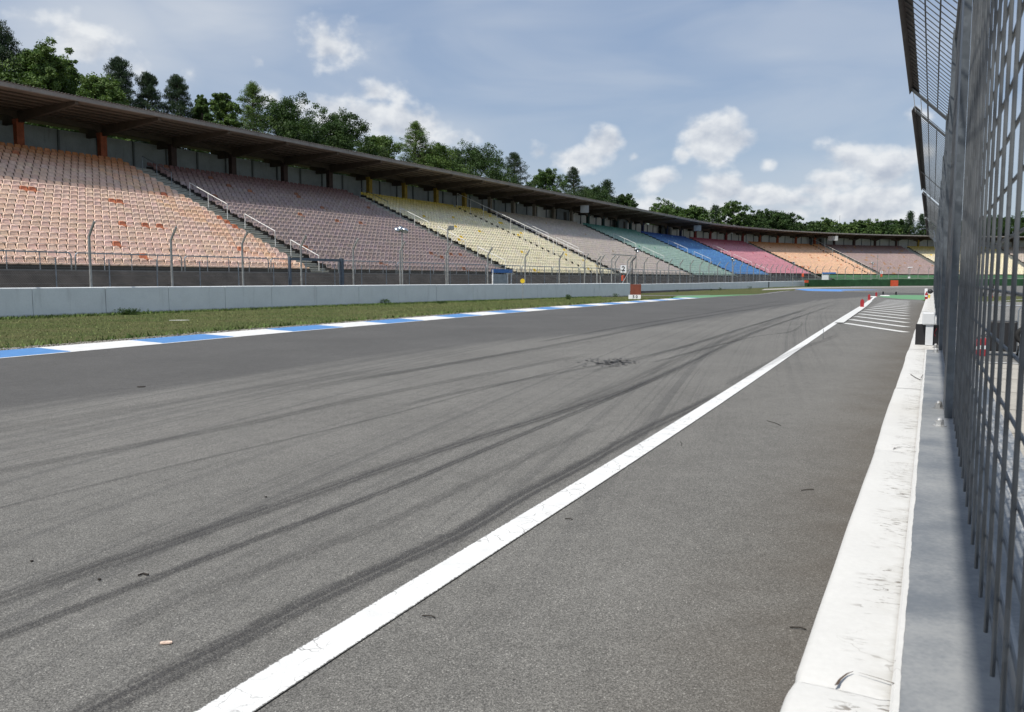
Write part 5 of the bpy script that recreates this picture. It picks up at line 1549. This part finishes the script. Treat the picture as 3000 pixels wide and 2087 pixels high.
def tree_px(label, px, py, wpx, off, kind, **kw):
    """place a tree so that its top stands at picture point (px,py); off = metres behind the stand path"""
    best = None
    for s in np.arange(10, 330, .25):
        q = pth(s, off)
        if q[1] < 10: continue
        u = in_view(q[0], q[1], 12)[0]
        if best is None or abs(u - px) < best[0]: best = (abs(u - px), q)
    q = best[1]; Y = q[1]
    dx, dy, dd = ray(px, py); tt = Y / dy; ztop = CH + tt * dd
    k = Y / FPX; zb = 6.5 if off < 95 else 3.0
    x = (px - 1500) / FPX * (Y * CP - (ztop - CH) * SP); wpx *= 1.35 if kind in ('pine', 'spruce') else 1.75 if off < 80 else 1.6
    H = ztop - zb
    tree(label, (x, Y, zb), H, wpx * k / 2, kind, **kw)
TR = 'trees behind the grandstand roof'
TL = [
    ('dark pine cut by the left picture edge', -8, 62, 190, 70, 'pine', dict(dens=1.3)),
    ('bright broad leafy tree right of the leftmost dark pine', 112, 136, 160, 68, 'bright', {}),
    ('narrow leafy shoulder tree beside the leftmost bright tree', 178, 168, 90, 70, 'bright', {}),
    ('light leafy tree in front of the tallest dark pine', 292, 232, 120, 65, 'bright', {}),
    ('tall dark pine with ragged crown left of two smaller pines', 345, 162, 120, 72, 'pine', dict(dens=1.3)),
    ('middle dark pine of the three pines at the left', 432, 207, 100, 71, 'pine', dict(dens=1.3)),
    ('right dark pine of the three pines at the left', 517, 216, 105, 70, 'pine', dict(dens=1.3)),
    ('slim leafy tree tucked right of the three pines', 592, 282, 55, 68, 'airy', {}),
    ('loose upright light green tree left of the spire tree', 645, 274, 90, 69, 'bright', dict(dens=.8)),
    ('light green spire topped tree above the roof', 738, 238, 105, 70, 'spire', {}),
    ('round dark green tree right of the spire tree', 845, 305, 165, 70, 'broad', {}),
    ('dark green tree with uneven top near the first white cloud', 985, 338, 150, 70, 'broad', {}),
    ('short light green tree left of the tree with reaching branches', 1105, 400, 100, 69, 'bright', {}),
    ('light green tree with branches reaching right', 1205, 352, 115, 71, 'spire', dict(lean=.6)),
    ('light round tree in the middle of the roof line', 1275, 424, 115, 69, 'bright', {}),
    ('dark round tree left of the ragged pine', 1395, 436, 145, 70, 'broad', {}),
    ('thin dark spire at the left of the dark round tree', 1341, 434, 45, 73, 'pine', {}),
    ('ragged dark pine in the middle of the skyline', 1507, 444, 100, 70, 'pine', {}),
    ('small green tree right of the ragged pine', 1600, 500, 90, 72, 'airy', {}),
    ('dark tall tree with tufted crown right of centre', 1680, 487, 75, 71, 'pine', {}),
    ('green bush topped tree beside the tufted dark tree', 1735, 545, 80, 70, 'broad', {}),
    ('wind swept dark pine at the end of the tall trees', 1772, 526, 75, 72, 'pine', dict(lean=.5)),
    ('low dark tree ending the tall row', 1822, 572, 75, 70, 'broad', {}),
    ('rounded tree standing alone above the far roof', 1952, 600, 95, 72, 'airy', {}),
    ('spreading layered tree left of the thin topped pair', 2040, 607, 85, 74, 'airy', {}),
    ('thin topped dark tree of the far group', 2096, 601, 40, 76, 'pine', {}),
    ('layered tree with flat branches in the far group', 2145, 597, 75, 74, 'airy', {}),
    ('low green tree between layered tree and dark far clump', 2192, 632, 60, 74, 'broad', {}),
    ('first dark tree of the far clump', 2228, 621, 65, 76, 'broad', {}),
    ('second dark tree of the far clump', 2270, 624, 70, 77, 'broad', {}),
    ('third dark tree of the far clump', 2308, 630, 60, 78, 'broad', {}),
]
for lab, px, py, w, off, kind, kw in TL: tree_px(lab, px, py, w, off, kind, group=TR, **kw)
FT = [(2345, 656, 55, 'broad', 'first low tree right of the dark far clump'), (2385, 654, 60, 'broad', 'low tree left of the lighter pointed tree'), (2421, 647, 55, 'bright', 'lighter pointed tree in the far row'),
      (2450, 660, 50, 'airy', 'low tree directly under the radio mast'), (2480, 657, 55, 'bright', 'light low tree right of the radio mast'), (2516, 647, 60, 'airy', 'wispy topped tree in the far row'),
      (2552, 656, 60, 'bright', 'yellowish low tree in the far row'), (2583, 653, 60, 'broad', 'dark low tree left of the far pine'), (2603, 645, 40, 'pine', 'small far pine left of the two spruces'),
      (2634, 645, 50, 'broad', 'dark far tree against the two spruces'), (2668, 617, 55, 'spruce', 'taller left spruce at the right end of the far row'), (2702, 626, 55, 'spruce', 'right spruce next to the pit fence'),
      (2745, 640, 60, 'broad', 'far tree directly behind the pit fence posts'), (2800, 648, 70, 'broad', 'far tree seen dimly through the pit fence'), (2860, 640, 70, 'broad', 'far tree seen through the left of the open mesh'),
      (2920, 636, 70, 'broad', 'far tree seen through the middle of the open mesh'), (2985, 640, 80, 'broad', 'far tree seen through the right of the open mesh')]
for px, py, w, kind, lab in FT: tree_px(lab, px, py, w, 82 + random.uniform(-3, 5), kind, group='far row of trees behind the stand')
# dense hedge-like woodland backing under the far crowns
C = []; rad = []
for s in np.arange(150, 330, 1.4):
    for _ in range(3):
        q = pth(s, 78 + random.uniform(-3, 14)); C.append((q[0], q[1], random.uniform(9, 17 - (1.5 if s < 200 else 0)))); rad.append(random.uniform(1.3, 2.3))
V, T = leaf_cloud(np.array(C), np.array(rad), 70, .34, (.030, .062, .018), (.085, .130, .036), flat=.9)
setting(np_mesh('woodland', V.reshape(-1, 3), np.arange(len(V) * 4).reshape(-1, 4), M_LEAF, None, {'tint': ('POINT', 'FLOAT_COLOR', T.reshape(-1, 4))}), 'stuff')
C = []; rad = []
for s in np.arange(20, 150, 1.1):
    for _ in range(6):
        q = pth(s, 66 + random.uniform(-2, 7)); C.append((q[0], q[1], random.uniform(10.5, 16.4 + (1.0 + 1.2 * math.sin(s * .31) * math.sin(s * .13 + 1)) * (1 if s > 48 else .2)))); rad.append(random.uniform(.8, 1.4))
V, T = leaf_cloud(np.array(C), np.array(rad), 150, .12, (.022, .046, .013), (.058, .092, .026), flat=.9)
setting(np_mesh('undergrowth', V.reshape(-1, 3), np.arange(len(V) * 4).reshape(-1, 4), M_LEAF, None, {'tint': ('POINT', 'FLOAT_COLOR', T.reshape(-1, 4))}), 'stuff')
# radio mast far behind
c = atY(2453.5, 420, 0); H = zat(634, 420)
t = thing('radio_mast', 'thin lattice radio mast rising over the far trees', 'mast', c)
mb = MB()
for a in (0, 2.09, 4.19): mb.tube([(.55 * math.cos(a), .55 * math.sin(a), 0), (.2 * math.cos(a), .2 * math.sin(a), H * .8)], .07, 4)
for k in range(26):
    z = H * .8 * k / 26; r = .55 - .35 * k / 26
    for a in (0, 2.09, 4.19): mb.tube([(r * math.cos(a), r * math.sin(a), z), (r * math.cos(a + 2.09), r * math.sin(a + 2.09), z + H * .8 / 26)], .035, 3)
mb.build('lattice', M_GALVD, t); mb = MB(); mb.tube([(0, 0, H * .78), (0, 0, H)], .07, 4); mb.build('aerial', M_GALVD, t)

# weeds at the foot of the walls
def weed(px, py, wpx, hpx, label):
    c = G(px, py); k = c[1] / FPX; t = thing('weed', label, 'plant', (c[0], c[1], c[2]), 0, 'weeds at the foot of the walls')
    m = max(6, int(wpx * 1.2)); w, h = wpx * k / 2, hpx * k
    C = np.stack([rng.normal(0, w * .5, m), rng.normal(0, .06, m), rng.random(m) ** 1.2 * h * .8 + .03], 1)
    V, T = leaf_cloud(C, np.full(m, h * .28 + .02), 16, .035 + h * .06, (.03, .065, .015), (.07, .12, .03), flat=.8, up=.3)
    np_mesh('leaves', V.reshape(-1, 3), np.arange(len(V) * 4).reshape(-1, 4), M_LEAF, t, {'tint': ('POINT', 'FLOAT_COLOR', T.reshape(-1, 4))})
    mb = MB()
    for j in range(6): mb.tube([(random.gauss(0, w * .3), 0, 0), (random.gauss(0, w * .5), random.gauss(0, .03), h * random.uniform(.5, .95))], .006, 4)
    mb.build('stems', M_BLADE if False else M_TWIG, t)
weed(378, 923, 62, 18, 'yellow green weed at the third wall panel from the left')
weed(1664, 878, 24, 14, 'bushy dark weed at the wall left of the brown board')
weed(1803, 871, 14, 12, 'small round weed just left of the brown board')
weed(1130, 893, 30, 16, 'tall thin weed at the middle of the near wall')
weed(1290, 890, 40, 7, 'low weed tuft at the near wall')
weed(1985, 856, 10, 8, 'first small weed at the far white wall')
weed(2084, 852.5, 7, 8, 'second small weed at the far white wall')
weed(2110, 851.5, 8, 9, 'third small weed at the far white wall')
weed(2198, 848.5, 9, 10, 'fourth and tallest weed at the far white wall')

# ------------------------------------------------------------------ light and sky
EL = R(60)
hv = -DW - .263 * NW; hv = hv / np.hypot(*hv)
sun_dir = Vector((hv[0] * math.cos(EL), hv[1] * math.cos(EL), math.sin(EL)))
sd = bpy.data.lights.new('sun', 'SUN'); sd.energy = 4.7; sd.angle = R(.53); sd.color = (1.0, .955, .88)
so_ = bpy.data.objects.new('sun', sd); col.objects.link(so_); so_.rotation_euler = sun_dir.to_track_quat('Z', 'Y').to_euler(); so_.location = (0, -20, 60)

world = bpy.data.worlds.new('World'); scn.world = world; world.use_nodes = True
t = NT(world.node_tree); bg = t.n['Background']
sky = t.new('ShaderNodeTexSky'); sky.sky_type = 'NISHITA'; sky.sun_disc = False; sky.sun_elevation = EL; sky.sun_rotation = math.atan2(hv[0], hv[1]); sky.air_density = 1.0; sky.dust_density = 1.6; sky.ozone_density = 1.2
SKY = .09
tc = t.new('ShaderNodeTexCoord'); D = t.vmath('NORMALIZE', tc.outputs['Generated']).outputs[0]
sx = t.new('ShaderNodeSeparateXYZ'); t.inp(sx.inputs[0], D)
az = t.math('ARCTAN2', sx.outputs[0], sx.outputs[1]); el = t.math('ARCSINE', sx.outputs[2])
def pxdir(px, py):
    dx, dy, dd = ray(px, py); n = math.sqrt(dx * dx + dy * dy + dd * dd); return math.atan2(dx, dy), math.asin(dd / n)
cv = t.new('ShaderNodeCombineXYZ'); t.inp(cv.inputs[0], az); t.inp(cv.inputs[1], t.math('MULTIPLY', el, 1.25))
cvec = cv.outputs[0]
def puffs(vec): return t.math('ADD', t.math('MULTIPLY', t.noise(vec, 14, 5, .5, .15), .74), t.math('MULTIPLY', t.noise(vec, 40, 3, .5, .1), .26))
nz = puffs(cvec); nzb = puffs(t.vmath('ADD', cvec, (-.004, .013, 0)).outputs[0])
veiln = t.noise(t.scale(cvec, 1, 2.4, 1), 4.0, 4, .5, .6)
def ell(lst, up):
    f = None
    for px, py, rx, ru, rd, w in lst:
        a, e = pxdir(px, py); ra = rx / FPX * math.cos(a) ** 2; eu = ru / FPX; ed = rd / FPX
        da = t.math('DIVIDE', t.math('SUBTRACT', az, a), ra); de = t.math('SUBTRACT', el, e)
        dn = t.math('MAXIMUM', t.math('DIVIDE', de, eu), t.math('DIVIDE', de, -ed))
        d2 = t.math('SQRT', t.math('ADD', t.math('MULTIPLY', da, da), t.math('MULTIPLY', dn, dn)))
        fl = t.math('MULTIPLY', t.math('SUBTRACT', 1.0, t.math('MULTIPLY', d2, up)), w)
        f = fl if f is None else t.math('MAXIMUM', f, fl)
    return t.math('MAXIMUM', f, 0.0)
PUFF = [  # picture x, y, half width, height up, depth down, strength
    (975, 150, 120, 90, 75, .80), (1075, 130, 60, 35, 50, .55), (765, 180, 38, 30, 28, .55), (1105, 275, 90, 50, 40, .75), (1030, 300, 60, 40, 40, .66), (965, 330, 130, 50, 80, .95), (1060, 345, 150, 60, 80, .95), (1210, 370, 120, 50, 60, .85), (1330, 400, 110, 30, 50, .6),
    (1770, 425, 60, 45, 60, .85), (1690, 465, 110, 40, 45, .85), (1590, 450, 60, 40, 40, .6), (2085, 410, 95, 75, 70, 1.05), (2150, 420, 90, 45, 55, .9), (2000, 450, 60, 30, 40, .7), (1925, 520, 85, 40, 45, .8), (2250, 480, 60, 32, 35, .72), (2260, 420, 40, 22, 25, .55), (1860, 462, 35, 20, 22, .6),
    (2110, 560, 90, 50, 40, .92), (2230, 575, 120, 40, 40, .88), (2350, 590, 110, 40, 40, .85), (2500, 470, 110, 70, 70, .82), (2590, 500, 110, 60, 70, .82), (2450, 520, 110, 40, 50, .78), (2600, 580, 140, 50, 50, .86), (2480, 600, 160, 35, 45, .85), (2690, 340, 60, 40, 35, .62), (2680, 460, 60, 40, 40, .7), (2560, 645, 140, 25, 30, .8), (2150, 625, 250, 25, 40, .7), (1480, 640, 90, 30, 60, .6), (2050, 600, 200, 35, 50, .80), (2300, 630, 260, 35, 40, .88), (2550, 610, 220, 50, 60, .88), (2380, 560, 110, 30, 40, .76), (1800, 590, 60, 25, 50, .65),
    (230, 130, 170, 90, 70, .62), (90, 50, 150, 60, 60, .62), (400, 215, 120, 60, 60, .55), (560, 215, 60, 40, 50, .5), (800, 285, 70, 35, 40, .6)]
VEIL = [(250, 130, 520, 260, 260, .95), (620, 60, 420, 200, 190, .85), (1500, 60, 700, 120, 90, .45), (2300, 160, 600, 160, 90, .45), (1250, 400, 420, 140, 200, .62), (2350, 620, 800, 190, 140, 1.0), (1700, 610, 500, 120, 140, .6), (850, 330, 300, 120, 200, .55)]
pf = ell(PUFF, .54); vf = ell(VEIL, .85)
gen = t.math('MULTIPLY', t.ramp(t.noise(cvec, 2.6, 4), .42, .72), .8)      # sky outside the picture
inpic = t.math('MULTIPLY', t.ramp(az, -.75, -.62, 0, 1), t.ramp(az, .60, .72, 1, 0))
pf = t.math('MAXIMUM', pf, t.math('MULTIPLY', gen, t.math('SUBTRACT', 1.0, inpic)))
dens = t.math('ADD', pf, t.math('MULTIPLY', t.math('SUBTRACT', nz, .5), 1.7))
mask = t.ramp(dens, .37, .70)
veil = t.math('MULTIPLY', t.ramp(vf, .05, .8), t.ramp(veiln, .25, .75, .35, .90))
base_veil = t.ramp(veiln, .30, .72, .0, .38)
veil = t.math('MAXIMUM', veil, base_veil)
lit = t.math('ADD', t.math('MULTIPLY', t.math('SUBTRACT', nz, nzb), 5.0), t.ramp(dens, .45, 1.1, .80, .38))
lit = t.math('MAXIMUM', t.math('MINIMUM', lit, 1.0), 0.0)
CB, CD = (.84, .86, .88, 1), (.47, .52, .61, 1)
cc = t.mix(lit, CD, CB)
low = t.ramp(el, .0, .10, .80, 1.0)
sk = t.vmath('SCALE', sky.outputs[0]); sk.inputs['Scale'].default_value = SKY
hz = t.mix(.60, sk.outputs[0], t.mix(t.ramp(el, .02, .30), (.50, .62, .78, 1), (.355, .475, .69, 1)))
c1 = t.mix(t.math('MULTIPLY', veil, .86), hz, (.67, .71, .765, 1))
t.inp(bg.inputs['Color'], t.mix(t.math('MULTIPLY', mask, .90), c1, cc)); bg.inputs['Strength'].default_value = 1.0

# ------------------------------------------------------------------ camera, colour
cam = bpy.data.cameras.new('camera'); cam.sensor_width = 36; cam.lens = 36 * FPX / 3000; cam.clip_start = .02; cam.clip_end = 9000
cam.dof.use_dof = True; cam.dof.focus_distance = 16; cam.dof.aperture_fstop = 13
co = bpy.data.objects.new('camera', cam); col.objects.link(co); co.location = (0, 0, CH); co.rotation_euler = (R(90) - PIT, 0, 0)
scn.camera = co
scn.view_settings.view_transform = 'Standard'; scn.view_settings.look = 'None'; scn.view_settings.exposure = 0; scn.view_settings.gamma = 1
scn.cycles.max_bounces = 6; scn.cycles.transparent_max_bounces = 12
